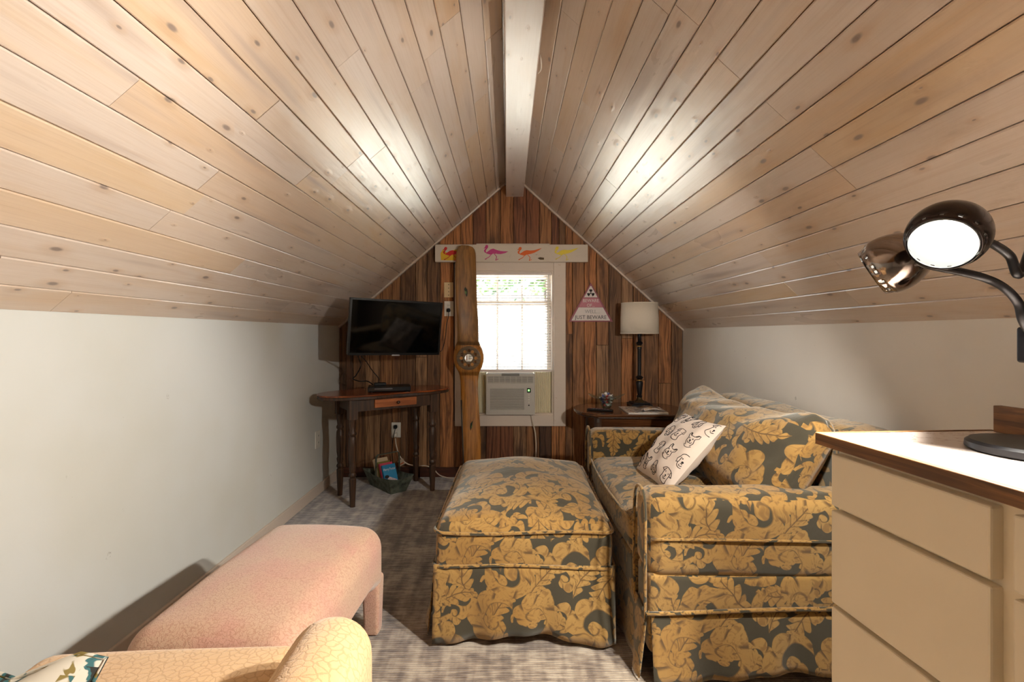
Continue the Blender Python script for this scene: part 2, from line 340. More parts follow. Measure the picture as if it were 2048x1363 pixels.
# ------------------------------------------------------------------ mesh helpers
class MB:
    def __init__(s): s.v = []; s.f = []
    def add(s, vs, fs):
        b = len(s.v); s.v += [tuple(x) for x in vs]; s.f += [tuple(i+b for i in f) for f in fs]; return s
    def box(s, c, d, M=None):
        c = Vector(c); h = [x/2 for x in d]
        vs = [Vector((sx*h[0], sy*h[1], sz*h[2])) for sx in (-1, 1) for sy in (-1, 1) for sz in (-1, 1)]
        if M is not None: vs = [M @ v for v in vs]
        return s.add([v+c for v in vs], [(0, 1, 3, 2), (4, 6, 7, 5), (0, 4, 5, 1), (2, 3, 7, 6), (0, 2, 6, 4), (1, 5, 7, 3)])
    def span(s, x0, x1, y0, y1, z0, z1):
        return s.box(((x0+x1)/2, (y0+y1)/2, (z0+z1)/2), (abs(x1-x0), abs(y1-y0), abs(z1-z0)))
    def prism(s, pts, a, b, axis='Y'):
        n = len(pts)
        def mk(p, d): return (p[0], d, p[1]) if axis == 'Y' else ((p[0], p[1], d) if axis == 'Z' else (d, p[0], p[1]))
        vs = [mk(p, a) for p in pts]+[mk(p, b) for p in pts]
        fs = [tuple(range(n)), tuple(range(2*n-1, n-1, -1))]+[(i, i+n, (i+1) % n+n, (i+1) % n) for i in range(n)]
        return s.add(vs, fs)
    def lathe(s, prof, seg=24, M=None, skip=None):
        """prof: (r,z) list along local Z"""
        vs = []; fs = []
        for r, z in prof:
            for k in range(seg):
                a = 2*PI*k/seg; vs.append(Vector((r*math.cos(a), r*math.sin(a), z)))
        for i in range(len(prof)-1):
            for k in range(seg):
                if skip and skip(i, k): continue
                k2 = (k+1) % seg; fs.append((i*seg+k, i*seg+k2, (i+1)*seg+k2, (i+1)*seg+k))
        if M is not None: vs = [M @ v for v in vs]
        return s.add(vs, fs)
    def tube(s, pts, r, seg=10, cap=True):
        pts = [Vector(p) for p in pts]; n = len(pts); rr = r if isinstance(r, (list, tuple)) else [r]*n
        vs = []; fs = []; up = None
        for i, p in enumerate(pts):
            t = (pts[min(i+1, n-1)]-pts[max(i-1, 0)]).normalized()
            if up is None: up = Vector((0, 0, 1)) if abs(t.z) < .9 else Vector((1, 0, 0))
            x = t.cross(up)
            if x.length < 1e-5: x = t.orthogonal()
            x.normalize(); y = x.cross(t).normalized(); up = y
            for k in range(seg):
                a = 2*PI*k/seg; vs.append(p+(x*math.cos(a)+y*math.sin(a))*rr[i])
        for i in range(n-1):
            for k in range(seg):
                k2 = (k+1) % seg; fs.append((i*seg+k, i*seg+k2, (i+1)*seg+k2, (i+1)*seg+k))
        if cap: fs += [tuple(range(seg-1, -1, -1)), tuple(range((n-1)*seg, n*seg))]
        return s.add(vs, fs)
    def grid(s, nu, nv, fn):
        vs = [fn(i/nu, j/nv) for i in range(nu+1) for j in range(nv+1)]
        fs = [(i*(nv+1)+j, (i+1)*(nv+1)+j, (i+1)*(nv+1)+j+1, i*(nv+1)+j+1) for i in range(nu) for j in range(nv)]
        return s.add(vs, fs)
    def soft(s, c, d, r, n=(8, 8, 8), deform=None, M=None, arc=3):
        """rounded box, optional numpy deform of local points"""
        h = np.array(d)/2; rr = min(r, min(h)*.999)
        ax = []
        for a in range(3):
            q = h[a]-rr; mid = np.linspace(-q, q, n[a]+1)
            cor = [q+rr*math.tan(PI/4*(k+1)/arc) for k in range(arc)]
            ax.append(np.concatenate([[-x for x in cor[::-1]], mid, cor]))
        idx = {}; V = []; Fc = []
        def vid(p):
            key = (round(p[0], 5), round(p[1], 5), round(p[2], 5))
            if key not in idx: idx[key] = len(V); V.append(p)
            return idx[key]
        for a in range(3):
            b, c2 = (a+1) % 3, (a+2) % 3
            for sg in (-1, 1):
                g = []
                for u in ax[b]:
                    row = []
                    for w in ax[c2]:
                        p = [0, 0, 0]; p[a] = sg*h[a]; p[b] = u; p[c2] = w; row.append(vid(p))
                    g.append(row)
                for i in range(len(g)-1):
                    for j in range(len(g[0])-1):
                        f = (g[i][j], g[i+1][j], g[i+1][j+1], g[i][j+1]); Fc.append(f if sg > 0 else f[::-1])
        A = np.array(V, float); inner = np.clip(A, -(h-rr), h-rr); dd = A-inner
        L = np.linalg.norm(dd, axis=1, keepdims=True); L[L == 0] = 1
        A = inner+dd/L*rr
        if deform: A = deform(A)
        if M is not None: R = np.array(M.to_3x3()); A = A @ R.T
        A = A+np.array(c)
        return s.add([tuple(p) for p in A], Fc)
def wob(A, amp, fr, seed=0):
    x, y, z = A[:, 0]*fr+seed, A[:, 1]*fr+seed*1.7, A[:, 2]*fr+seed*.6
    return amp*(np.sin(x*1.3+np.sin(y*1.1+1.7*seed)*1.3)+np.sin(y*1.7+z*1.2+np.sin(x*.9)*1.5)+np.sin(z*2.1+x*.7+seed))/3
def boxuv(me, scale=1.0, off=(0, 0)):
    uvl = me.uv_layers.new(name='UVMap'); n = len(me.loops)
    co = np.empty(len(me.vertices)*3, 'f'); me.vertices.foreach_get('co', co); co = co.reshape(-1, 3)
    arr = np.zeros((n, 2), 'f')
    for p in me.polygons:
        nx, ny, nz = (abs(c) for c in p.normal)
        for li in p.loop_indices:
            v = co[me.loops[li].vertex_index]
            if nz >= nx*1.15 and nz >= ny*1.15: arr[li] = (v[0], v[1])
            elif nx >= ny: arr[li] = (v[1]+.37, v[2]+.21)
            else: arr[li] = (v[0]+.11, v[2]+.53)
    arr = arr*scale+np.array(off, 'f'); uvl.data.foreach_set('uv', arr.ravel())
def obj(name, mb, mat, parent=None, smooth=False, bevel=0, sub=0, solid=0, loc=None, rot=None, color=None, uvoff=(0, 0), fix=True, autos=None):
    me = bpy.data.meshes.new(name); me.from_pydata(mb.v, [], mb.f)
    if fix:
        bm = bmesh.new(); bm.from_mesh(me); bmesh.ops.recalc_face_normals(bm, faces=bm.faces); bm.to_mesh(me); bm.free()
    me.update(); boxuv(me, 1, uvoff); me.materials.append(mat)
    if smooth: me.polygons.foreach_set('use_smooth', [True]*len(me.polygons))
    o = bpy.data.objects.new(name, me); COL.objects.link(o)
    if parent: o.parent = parent
    if loc is not None: o.location = loc
    if rot is not None: o.rotation_euler = rot
    if color: o.color = color
    if autos:
        bm = bmesh.new(); bm.from_mesh(me)
        for e in bm.edges:
            if len(e.link_faces) == 2 and e.calc_face_angle(0) > autos: e.smooth = False
        bm.to_mesh(me); bm.free()
    if solid: md = o.modifiers.new('solid', 'SOLIDIFY'); md.thickness = solid; md.offset = 0
    if bevel:
        md = o.modifiers.new('bevel', 'BEVEL'); md.width = bevel; md.segments = 2; md.limit_method = 'ANGLE'; md.angle_limit = .6
    if sub: md = o.modifiers.new('sub', 'SUBSURF'); md.levels = sub; md.render_levels = sub
    return o
def tag(o, label, cat, group=None, kind=None):
    o['label'] = label; o['category'] = cat
    if group: o['group'] = group
    if kind: o['kind'] = kind
    return o
def thing(name, label, cat, loc=(0, 0, 0), rot=(0, 0, 0), group=None):
    o = bpy.data.objects.new(name, None); COL.objects.link(o); o.location = loc; o.rotation_euler = rot; o.empty_display_size = .05
    return tag(o, label, cat, group)
def struct(o, label=None):
    o['kind'] = 'structure'
    if label: o['label'] = label
    return o
def text(name, s, size, mat, parent, loc, rot, align='CENTER', sx=1.0, ext=.0004):
    c = bpy.data.curves.new(name, 'FONT'); c.body = s; c.size = size; c.align_x = align; c.extrude = ext; c.resolution_u = 2
    c.materials.append(mat); tmp = bpy.data.objects.new(name, c); me = bpy.data.meshes.new_from_object(tmp); bpy.data.objects.remove(tmp); bpy.data.curves.remove(c)
    o = bpy.data.objects.new(name, me); COL.objects.link(o); o.parent = parent; o.location = loc; o.rotation_euler = rot; o.scale = (sx, 1, 1)
    return o
def frame_to(z, up=Vector((0, 0, 1))):
    z = Vector(z).normalized(); x = up.cross(z)
    if x.length < 1e-4: x = Vector((1, 0, 0))
    x.normalize(); y = z.cross(x)
    return Matrix((x, y, z)).transposed().to_4x4()
def spline(pts, n=8):
    pts = [Vector(p) for p in pts]; q = [pts[0]*2-pts[1]]+pts+[pts[-1]*2-pts[-2]]; out = []
    for i in range(1, len(q)-2):
        p0, p1, p2, p3 = q[i-1:i+3]
        for k in range(n):
            t = k/n; out.append(.5*((2*p1)+(p2-p0)*t+(2*p0-5*p1+4*p2-p3)*t*t+(3*p1-p0-3*p2+p3)*t**3))
    out.append(pts[-1]); return out

# ================================================================== SETTING
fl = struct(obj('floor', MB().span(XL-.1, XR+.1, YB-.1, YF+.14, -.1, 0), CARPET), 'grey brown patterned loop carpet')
struct(obj('wall_left', MB().span(XL-.12, XL, YB, YF+.14, 0, ZL+.1), WALLL), 'pale grey painted knee wall')
struct(obj('wall_right', MB().span(XR, XR+.12, YB, YF+.14, 0, ZR+.1), WALLR), 'off white painted knee wall')
struct(obj('baseboard_left', MB().span(XL, XL+.014, YB, YF-.002, 0, .072), BASEB, bevel=.003), 'white washed wooden baseboard')
struct(obj('baseboard_right', MB().span(XR-.014, XR, YB, YF-.002, 0, .072), BASEB, bevel=.003), 'white washed wooden baseboard')
# gable walls with a window hole
def gable(name, y0, y1, wx0, wx1, wz0, wz1, mat):
    mb = MB(); T = .03
    zt = lambda x: zceil(x)+T
    mb.prism([(XL-.02, -.02), (wx0, -.02), (wx0, zt(wx0)), (XL-.02, zt(XL))], y0, y1)
    mb.prism([(wx1, -.02), (XR+.02, -.02), (XR+.02, zt(XR)), (wx1, zt(wx1))], y0, y1)
    mb.span(wx0, wx1, y0, y1, -.02, wz0)
    mb.prism([(wx0, wz1), (wx1, wz1), (wx1, zt(wx1)), (AX, AZ+T), (wx0, zt(wx0))], y0, y1)
    return struct(obj(name, mb, mat))
WX0, WX1 = (932-VX)*K, (1107-VX)*K
WZ0, WZ1 = CZ-(830-VY)*K, CZ-(541-VY)*K
wf = gable('wall_far', YF+.02, YF+.12, WX0, WX1, WZ0, WZ1, DARKWOOD); wf['label'] = 'gable end wall clad in vertical reclaimed barn boards'
wr = struct(obj('wall_rear', MB().prism([(XL-.02, -.02), (XR+.02, -.02), (XR+.02, ZR+.03), (AX, AZ+.03), (XL-.02, ZL+.03)], YB-.12, YB), WALLR), 'off white painted rear gable wall')
# ceiling backing and planks
PT = .014
cb = MB()
for (xk, zk) in ((XL, ZL), (XR, ZR)):
    d = Vector((AX-xk, 0, AZ-zk)).normalized(); nrm = Vector((d.z, 0, -d.x)) if xk < AX else Vector((-d.z, 0, d.x))
    a = Vector((xk, 0, zk))-d*.12-nrm*PT; b = Vector((AX, 0, AZ))-nrm*PT+d*.02
    a2, b2 = a-nrm*.1, b-nrm*.1
    cb.prism([(a.x, a.z), (b.x, b.z), (b2.x, b2.z), (a2.x, a2.z)], YB-.12, YF+.14)
ceil = struct(obj('ceiling', cb, simple('ceiling_backing', S(176, 126, 76), .8)), 'sloped attic ceiling of whitewashed pine boards')
def joint_hit(px, py, xk, zk):
    d = Vector((AX-xk, 0, AZ-zk)); L = d.length; d.normalize(); n = Vector((-d.z, 0, d.x))
    ray = Vector(((px-VX)/F, 1, -(py-VY)/F)); o = Vector((0, 0, CZ)); k = Vector((xk, 0, zk))
    t = (k-o).dot(n)/ray.dot(n); p = o+ray*t
    return (p-k).dot(d), p.y
c4 = [(505, 390), (1090, 470), (1400, 275), (855, 750), (650, 920), (260, 1240), (1030, 1185), (1245, 745), (970, 1110), (1180, 1265), (1430, 708)]
c5 = [(180, 270), (515, 250), (660, 45), (770, 385), (722, 552), (695, 695), (600, 757), (200, 688), (815, 130), (640, 335), (330, 925)]
c6 = [(770, 60), (935, 275), (455, 755), (550, 850), (345, 690), (245, 620), (155, 500), (640, 940), (720, 300), (490, 560), (300, 740)]
c7 = [(190, 440), (360, 612), (20, 295), (500, 740), (210, 980), (60, 1000)]
JL = [(x/2.0657, y/2.0657) for x, y in c4]+[(600+x/2.066, y/2.066) for x, y in c5]
JR = [(1000+x/2.066, y/2.066) for x, y in c6]+[(1450+x/2.0652, y/2.0652) for x, y in c7]
YP0 = -.7
for side, (xk, zk, J) in enumerate(((XL, ZL, JL), (XR, ZR, JR))):
    d = Vector((AX-xk, 0, AZ-zk)); L = d.length; d.normalize()
    inn = Vector((d.z, 0, -d.x)) if side == 0 else Vector((-d.z, 0, d.x))   # pointing into the room
    rows = 20; w = L/rows
    cuts = {i: [] for i in range(rows)}
    for px, py in J:
        s_, y_ = joint_hit(px, py, xk, zk); i = int(s_//w)
        if 0 <= i < rows and YP0+.2 < y_ < YF-.15 and all(abs(y_-c) > .4 for c in cuts[i]): cuts[i].append(y_)
    # local frame: x up the slope, y along room, z = x cross y
    zl = d.cross(Vector((0, 1, 0)))
    M = Matrix((d, Vector((0, 1, 0)), zl)).transposed().to_4x4()
    sgn = 1 if zl.dot(inn) > 0 else -1
    for i in range(rows):
        cs = sorted(cuts[i]); bounds = [YP0]+cs+[YF+.015]
        out = [bounds[0]]
        for b0, b1 in zip(bounds, bounds[1:]):
            if b1-b0 > 2.9: out.append(b0+(b1-b0)*random.uniform(.35, .65))
            out.append(b1)
        for y0, y1 in zip(out, out[1:]):
            g, c, t = .0012, .0028, PT; lift = random.uniform(-.0008, .0008)
            pr = [(g, -.002), (g, t-c+lift), (g+c, t+lift), (w-g-c, t+lift), (w-g, t-c+lift), (w-g, -.002)]
            mb = MB(); ln = (y1-y0)/2-.0008
            prp = [(x, z*sgn) for x, z in pr]
            mb.prism(prp, -ln, ln)
            o = obj('ceiling_plank', mb, CEIL, ceil)
            base = Vector((xk, (y0+y1)/2, zk))+d*(i*w)-inn*PT
            o.matrix_world = Matrix.Translation(base) @ M
for n_, (xk, zk) in enumerate(((XL, ZL), (XR, ZR))):       # pale trim strips where ceiling meets the gable
    d = Vector((AX-xk, 0, AZ-zk)).normalized(); inn = Vector((d.z, 0, -d.x)) if n_ == 0 else Vector((-d.z, 0, d.x))
    a = Vector((xk, 0, zk)); b = Vector((AX, 0, AZ))
    mb = MB(); p = [a-d*.01, b, b+inn*.016, a-d*.01+inn*.016]
    mb.prism([(v.x, v.z) for v in p], YF-.022, YF+.018)
    struct(obj('trim_%d' % (n_+1), mb, CEIL, bevel=.004), 'pale wooden strip where sloped ceiling meets the gable')
# ridge beam
bx0, bx1, bz = -.012, .126, CZ-(393-VY)*K
beam = struct(obj('ceiling_beam', MB().span(-(bx1-bx0)/2, (bx1-bx0)/2, -3.12, 3.12, 0, .19), BEAMM, loc=((bx0+bx1)/2, YF+.02-3.12, bz), bevel=.005), 'whitewashed ridge beam with knots')
cbl = MB().tube(spline([(bx1+.004, 2.02, 2.32), (bx1+.012, 2.0, 2.285), (bx1+.016, 2.03, 2.258), (bx1+.006, 2.07, 2.262)], 6), .0035, 8)
tag(obj('cable', cbl, CORDW, smooth=True), 'small loop of white cable beside the ridge beam', 'cable')
# barn boards on the far wall
BX = [676, 692, 706, 730, 760, 784, 801, 831, 854, 880, 907, 921.5, 946, 972, 1001, 1027, 1052.5, 1079, 1103, 1118, 1131, 1145, 1168.5, 1193, 1217.6, 1243, 1267, 1290, 1317, 1343, 1370]
pal = {'d': S(84, 57, 38), 'm': S(140, 98, 62), 'o': S(158, 106, 62), 'g': S(146, 112, 80), 'r': S(118, 74, 48), 'k': S(112, 80, 52)}
key = 'kdkgkmkgkommkrrgmdoommogkoommkgmm'
fz0 = .0
def board(x0, x1, z0, z1f, col):
    mb = MB(); g = .002
    xs = [x0+g, x1-g]
    top = [(xs[1], z1f(xs[1])), (xs[0], z1f(xs[0]))]
    if xs[0] < AX < xs[1]: top = [top[0], (AX, z1f(AX)), top[1]]
    cx = (x0+x1)/2; t = random.uniform(.014, .02)
    mb.prism([(xs[0]-cx, z0), (xs[1]-cx, z0)]+[(p[0]-cx, p[1]) for p in top], -t, .006)
    o = obj('barn_board', mb, BARN, wf, bevel=.0018); o.location = (cx, YF+.018, 0)
    f = random.uniform(.98, 1.3); o.color = tuple(min(1, c*f) for c in col[:3])+(1,)
wtop = CZ-(505-VY)*K; wbot = CZ-(842-VY)*K; fx0, fx1 = (913-VX)*K, (1127-VX)*K
for i in range(len(BX)-1):
    x0, x1 = (BX[i]-VX)*K, (BX[i+1]-VX)*K; x0 = max(x0, XL+.001); x1 = min(x1, XR-.001)
    c = pal[key[i % len(key)]]; full = lambda x: zceil(x)-.001
    if x1 > fx0 and x0 < fx1:
        board(x0, x1, .0, lambda x: wbot, c); board(x0, x1, wtop, full, pal[random.choice('orkrm')])
    elif i in (20, 23, 25, 26, 28) or i in (4, 7):
        zc = {20: CZ-(668-VY)*K, 23: CZ-(690-VY)*K, 25: CZ-(676-VY)*K, 26: CZ-(760-VY)*K, 28: CZ-(766-VY)*K, 4: .62, 7: .95}[i]
        board(x0, x1, .0, lambda x: zc, c); board(x0, x1, zc+.002, full, pal[random.choice('mogk')])
    else: board(x0, x1, .0, full, c)
struct(obj('baseboard_far', MB().span(XL+.016, XR-.016, YF-.024, YF+.002, 0, .075), m_wood('dark_red_board', S(54, 26, 16), S(84, 42, 24), .5, 0), bevel=.003), 'dark stained baseboard under the barn boards')

# window
def tri(name, mb, mat, parent, **k): return obj(name, mb, mat, parent, **k)
win = thing('window_1', 'white painted window with raised lower sash over air conditioner', 'window'); win['kind'] = 'structure'
yT = YF-.02
mk = lambda a, b, c, d: dict(x0=(a-VX)*K, x1=(b-VX)*K, z1=CZ-(c-VY)*K, z0=CZ-(d-VY)*K)
def casing(nm, a, b, c, d, y0=yT, y1=YF+.02, mat=TRIM, bev=.004):
    m = mk(a, b, c, d); return obj(nm, MB().span(m['x0'], m['x1'], y0, y1, m['z0'], m['z1']), mat, win, bevel=bev)
casing('side_casing', 910, 933, 524, 851); casing('side_casing', 1107, 1131, 524, 851)
casing('head_casing', 933.3, 1106.7, 524, 542); casing('apron_board', 933.3, 1106.7, 829, 851)
jm = MB(); jm.span(WX0, WX0+.012, YF+.001, YF+.13, WZ0, WZ1); o = obj('jamb', jm, TRIM, win)
obj('jamb', MB().span(WX1-.012, WX1, YF+.001, YF+.13, WZ0, WZ1), TRIM, win)
obj('jamb', MB().span(WX0+.012, WX1-.012, YF+.001, YF+.13, WZ1-.012, WZ1), TRIM, win)
obj('sill', MB().span(WX0+.012, WX1-.012, YF+.001, YF+.14, WZ0, WZ0+.014), TRIM, win)
zmid = CZ-(604-VY)*K; zlow = CZ-(748-VY)*K
def sash(z0, z1, y, nm):
    x0, x1 = WX0+.013, WX1-.013; w = .034; mb = MB()
    mb.span(x0, x0+w, y, y+.025, z0, z1); mb.span(x1-w, x1, y, y+.025, z0, z1)
    mb.span(x0+w, x1-w, y, y+.025, z0, z0+w); mb.span(x0+w, x1-w, y, y+.025, z1-w, z1)
    s_ = obj(nm, mb, TRIM, win)
    obj('pane', MB().span(x0+w, x1-w, y+.010, y+.014, z0+w, z1-w), GLASSW, s_)
    for q in (1/3, 2/3):
        xm = x0+w+(x1-x0-2*w)*q; obj('muntin', MB().span(xm-.008, xm+.008, y+.003, y+.022, z0+w, z1-w), TRIM, s_)
sash(zmid-.02, WZ1-.013, YF+.095, 'upper_sash'); sash(zlow+.004, zmid+.014, YF+.066, 'lower_sash')
# venetian blind
bl = thing('venetian_blind', 'white narrow slat venetian blind hanging in window', 'blind', ((WX0+WX1)/2, YF+.035, 0))
bw = (WX1-WX0-.03)/2; zt, zb = CZ-(549-VY)*K, CZ-(736-VY)*K
SLAT = simple('blind_slat_white', S(226, 214, 207), .45, 0, .01)
obj('headrail', MB().span(-bw, bw, -.018, .018, zt, zt+.032), SLAT, bl, bevel=.002)
ns = 34; proto = None; ta = math.radians(-14)
for i in range(ns):
    z = zt-.008-(zt-zb-.016)*i/(ns-1)
    if proto is None:
        mb = MB(); R = 4
        def sl(u, v):
            q = (v-.5)*2; yy = q*.0125; zz = .0022*(1-q*q)
            return (-bw+.004+(2*bw-.008)*u, yy*math.cos(ta)-zz*math.sin(ta), yy*math.sin(ta)+zz*math.cos(ta))
        mb.grid(6, R, sl); o = obj('slat', mb, SLAT, bl, solid=.0006, smooth=True); proto = o
    else:
        o = proto.copy(); COL.objects.link(o); o.parent = bl
    o.location = (0, 0, z+random.uniform(-.001, .001)); o.rotation_euler = (random.uniform(-.05, .05), 0, 0)
obj('bottom_rail', MB().span(-bw, bw, -.014, .014, zb-.03, zb-.012), SLAT, bl, bevel=.003)
for x in (-bw*.28, bw*.36, bw*.86): obj('ladder_cord', MB().tube([(x, -.0135, zt), (x, -.0135, zb-.012)], .0011, 6), CORDW, bl)
obj('tilt_wand', MB().tube([(bw*.93, -.02, zt), (bw*.93, -.022, zb+.12)], .003, 8), WHITEP, bl)
# air conditioner
ax0, ax1 = (972-VX)*.00392, (1070-VX)*.00392; az0, az1 = WZ0+.014, CZ-(749-VY)*.00392
ac = thing('air_conditioner', 'light grey window air conditioner between cream accordion panels', 'air conditioner', ((ax0+ax1)/2, YF-.055, az0))
aw, ah = ax1-ax0, az1-az0
obj('case', MB().span(-aw/2, aw/2, .022, .36, 0, ah), GREYP, ac, bevel=.004)
fr = MB(); th = .022
# front panel built round two grille recesses
gx0, gx1 = -aw/2+.014, aw/2-.014; u0, u1 = ah*.79, ah*.955
lx0, lx1, l0, l1 = -aw/2+.03, aw/2-.085, ah*.125, ah*.655
for a, b, c, d in ((-aw/2, gx0, u0, u1), (gx1, aw/2, u0, u1), (-aw/2, aw/2, u1, ah), (-aw/2, aw/2, l1, u0), (-aw/2, lx0, l0, l1), (lx1, aw/2, l0, l1), (-aw/2, aw/2, 0, l0)):
    fr.span(a, b, 0, th, c, d)
obj('front_panel', fr, GREYP, ac)
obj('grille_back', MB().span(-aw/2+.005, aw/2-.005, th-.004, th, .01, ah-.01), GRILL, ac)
nl = 17
for i in range(nl):
    z = l0+(l1-l0)*(i+.5)/nl; obj('intake_louver', MB().span(lx0, lx1, .004, .014, z-.0032, z+.0032), GREYP, ac)
for i in range(5):
    z = u0+(u1-u0)*(i+.5)/5; obj('outlet_louver', MB().span(gx0, gx1, .004, .014, z-.003, z+.003), GREYP, ac)
for i in range(1, 8):
    x = gx0+(gx1-gx0)*i/8; obj('outlet_fin', MB().span(x-.003, x+.003, .002, .013, u0, u1), GREYP, ac)
obj('display', MB().span(aw/2-.062, aw/2-.032, -.003, .002, ah*.55, ah*.66), BLACKP, ac)
obj('display_light', MB().span(aw/2-.054, aw/2-.042, -.004, -.002, ah*.585, ah*.63), m_emit('green_led', (.2, 1, .15, 1), 1.5), ac)
for i, z in enumerate((.48, .42, .36, .30, .22)):
    obj('button', MB().span(aw/2-.052, aw/2-.042, -.003, .002, ah*z, ah*z+.009), WHITEP if i < 4 else BLACKP, ac)
obj('top_slot_strip', MB().span(-.07, .07, -.002, .03, ah-.012, ah+.006), GRILL, ac)  # raised grey strip takes the place of the shaded slot in the top
pn = MB(); 
def pleats(x0, x1, nm):
    mb = MB(); n = 9; w = (x1-x0)/n
    for i in range(n): mb.prism([(x0+i*w, .107), (x0+(i+.5)*w, .095), (x0+(i+1)*w, .107), (x0+(i+1)*w, .113), (x0+i*w, .113)], .0, ah+.012, 'Z')
    obj(nm, mb, ACCORD, ac)
acx = (ax0+ax1)/2; pleats(WX0+.0125-acx, -aw/2, 'side_curtain'); pleats(aw/2, WX1-.0125-acx, 'side_curtain')
cd = MB().tube(spline([P(1062, 829, YF-.03), P(1066, 845, YF-.045), P(1071, 870, YF-.04), P(1072, 900, YF-.035), P(1070, 945, YF-.04)], 8), .0045, 8)
tag(obj('power_cord', cd, CORDW, smooth=True), 'cream power cord hanging below the air conditioner', 'cord')

# bird board over the window
Yb = YF-.055; kb = Yb/F
bb = thing('painted_bird_board', 'chipped white board painted with running birds above window', 'sign', P(1023, 506, Yb))
hw, hh = 153*kb, 17.5*kb
obj('board', MB().span(-hw, hw, 0, .028, -hh, hh), BOARDW, bb, bevel=.003)
obj('backing_strip', MB().span(-hw*.46, hw*.5, .012, .034, hh-.004, hh+.009), BOARDW, bb)
body = [(-.46, .62), (-.38, .72), (-.30, .98), (-.2, 1.02), (-.12, .92), (-.14, .72), (-.24, .55), (-.30, .38), (-.26, .2), (-.12, .34), (.06, .54), (.25, .62), (.5, .5), (.75, .42), (1.0, .42), (1.35, .44), (1.1, .24), (.8, .1), (.5, .08), (.25, .1), (.12, -.02), (-.02, .0), (-.2, .08), (-.38, .22), (-.43, .42), (-.33, .6), (-.30, .66)]
def bird(cx, cz, s, col, tail, nm, legs, yellow=None):
    t = NT('paint_'+nm); n_ = t.noise(t.coord(), 60, 4); t.set(Base_Color=t.mix(t.step(n_, .66, .72), col, S(205, 192, 176)), Roughness=.6)
    sx = .108; pts = [(x*sx, (z+(tail*max(0, x-.3)))*s) for x, z in body]
    mb = MB().prism(pts, -.0012, .0004)
    for a, b, c, e in ((.12, .04, -.06, -.28), (-.06, -.28, -.36, -.52), (.3, .1, .5, -.25), (.5, -.25, .42, -.62), (.42, -.62, .62, -.48), (-.36, -.52, -.25, -.5)):
        p, q = Vector((a*sx, 0, b*s)), Vector((c*sx, 0, e*s)); w = (q-p).cross(Vector((0, 1, 0))).normalized()*s*.035
        mb.prism([(p.x+w.x, p.z+w.z), (q.x+w.x, q.z+w.z), (q.x-w.x, q.z-w.z), (p.x-w.x, p.z-w.z)], -.0011, .0004)
    b_ = obj('bird', mb, t.m, bb, loc=(cx, 0, cz)); b_['label'] = nm.replace('_', ' ')+' painted running bird'
pxs = lambda x: (x-1023)*kb; pzs = lambda y: (506-y)*kb
blot = [(pxs(x), pzs(y)) for x, y in ((882, 520), (881, 506), (886, 498), (893, 505), (905, 500), (925, 497), (928, 521))]
obj('paint_blotch', MB().prism(blot, -.0006, .0004), simple('yellow_paint', S(226, 182, 40), .6), bb)
bird(pxs(885)+.05, pzs(510.5), .066, S(206, 38, 34), .1, 'red', 1)
bird(pxs(967)+.05, pzs(508.5), .074, S(196, 62, 130), -.12, 'magenta', 1)
bird(pxs(1034)+.05, pzs(510.5), .066, S(226, 104, 36), .42, 'orange', 1)
bird(pxs(1108)+.05, pzs(509.5), .066, S(232, 212, 70), .42, 'yellow', 1)
obj('dark_scrape', MB().prism([(pxs(x), pzs(y)) for x, y in ((1075, 516), (1080, 514), (1088, 515), (1088, 519), (1080, 519))], -.0006, .0004), simple('brown_scrape', S(86, 66, 36), .7), bb)

# warning sign
Ys = YF-.014
sg = thing('warning_sign', 'triangular red and white warning sign on the barn boards', 'sign', P(1181.5, 625, Ys))
def tripts(f, dz=0): return [(-44*K*f, (-18*K)*f+dz), (44*K*f, (-18*K)*f+dz), (0, 60*K*f+dz)]
SGR = simple('sign_dusty_red', S(150, 78, 88), .5, 0, .08); SGW = simple('sign_white', S(222, 212, 208), .5, 0, .03); SGP = simple('sign_pink_red', S(188, 112, 126), .5, 0, .06)
obj('plate', MB().prism(tripts(1), -.002, .006), SGR, sg, bevel=.001)
cz0, cz1 = -18*K, 60*K
def band(y0, y1, mat, nm, ins=.87):
    z0, z1 = (625-y0)*K, (625-y1)*K; hw_ = lambda z: max(.0005, 44*K*(cz1-.02-z)/(cz1-cz0)*.97)
    obj(nm, MB().prism([(-hw_(z0), z0), (hw_(z0), z0), (hw_(z1), z1), (-hw_(z1), z1)], -.0028, -.001), mat, sg)
band(640.5, 614.5, SGW, 'white_field'); band(614, 596, SGP, 'red_field'); band(594.5, 572, SGW, 'top_field')
tr = (PI/2, 0, 0)
text('lettering', 'BEWARE', .036, SGW, sg, (0, -.0032, (625-604)*K), tr, sx=.93); text('lettering', 'OF...', .036, SGW, sg, (0, -.0032, (625-613.2)*K), tr, sx=.93)
INKG = simple('sign_grey_ink', S(150, 146, 146), .6); INKD = simple('sign_dark_ink', S(62, 60, 62), .6)
text('lettering', 'WELL...', .04, INKG, sg, (.012, -.0032, (625-626)*K), tr, sx=.93); text('lettering', 'JUST BEWARE', .042, INKD, sg, (0, -.0032, (625-637.5)*K), tr, sx=.97)
tf = MB(); c0 = (0, (625-586)*K); 
for k in range(3):
    a0 = PI/2+k*2*PI/3; pts = []
    for j in range(7): a = a0-PI/6+PI/3*j/6; pts.append((c0[0]+.030*math.cos(a), c0[1]+.030*math.sin(a)))
    for j in range(4): a = a0+PI/6-PI/3*j/3; pts.append((c0[0]+.009*math.cos(a), c0[1]+.009*math.sin(a)))
    tf.prism(pts, -.0036, -.002)
tf.prism([(c0[0]+.006*math.cos(k*PI/6), c0[1]+.006*math.sin(k*PI/6)) for k in range(12)], -.0036, -.002)
obj('trefoil', tf, INK, sg)

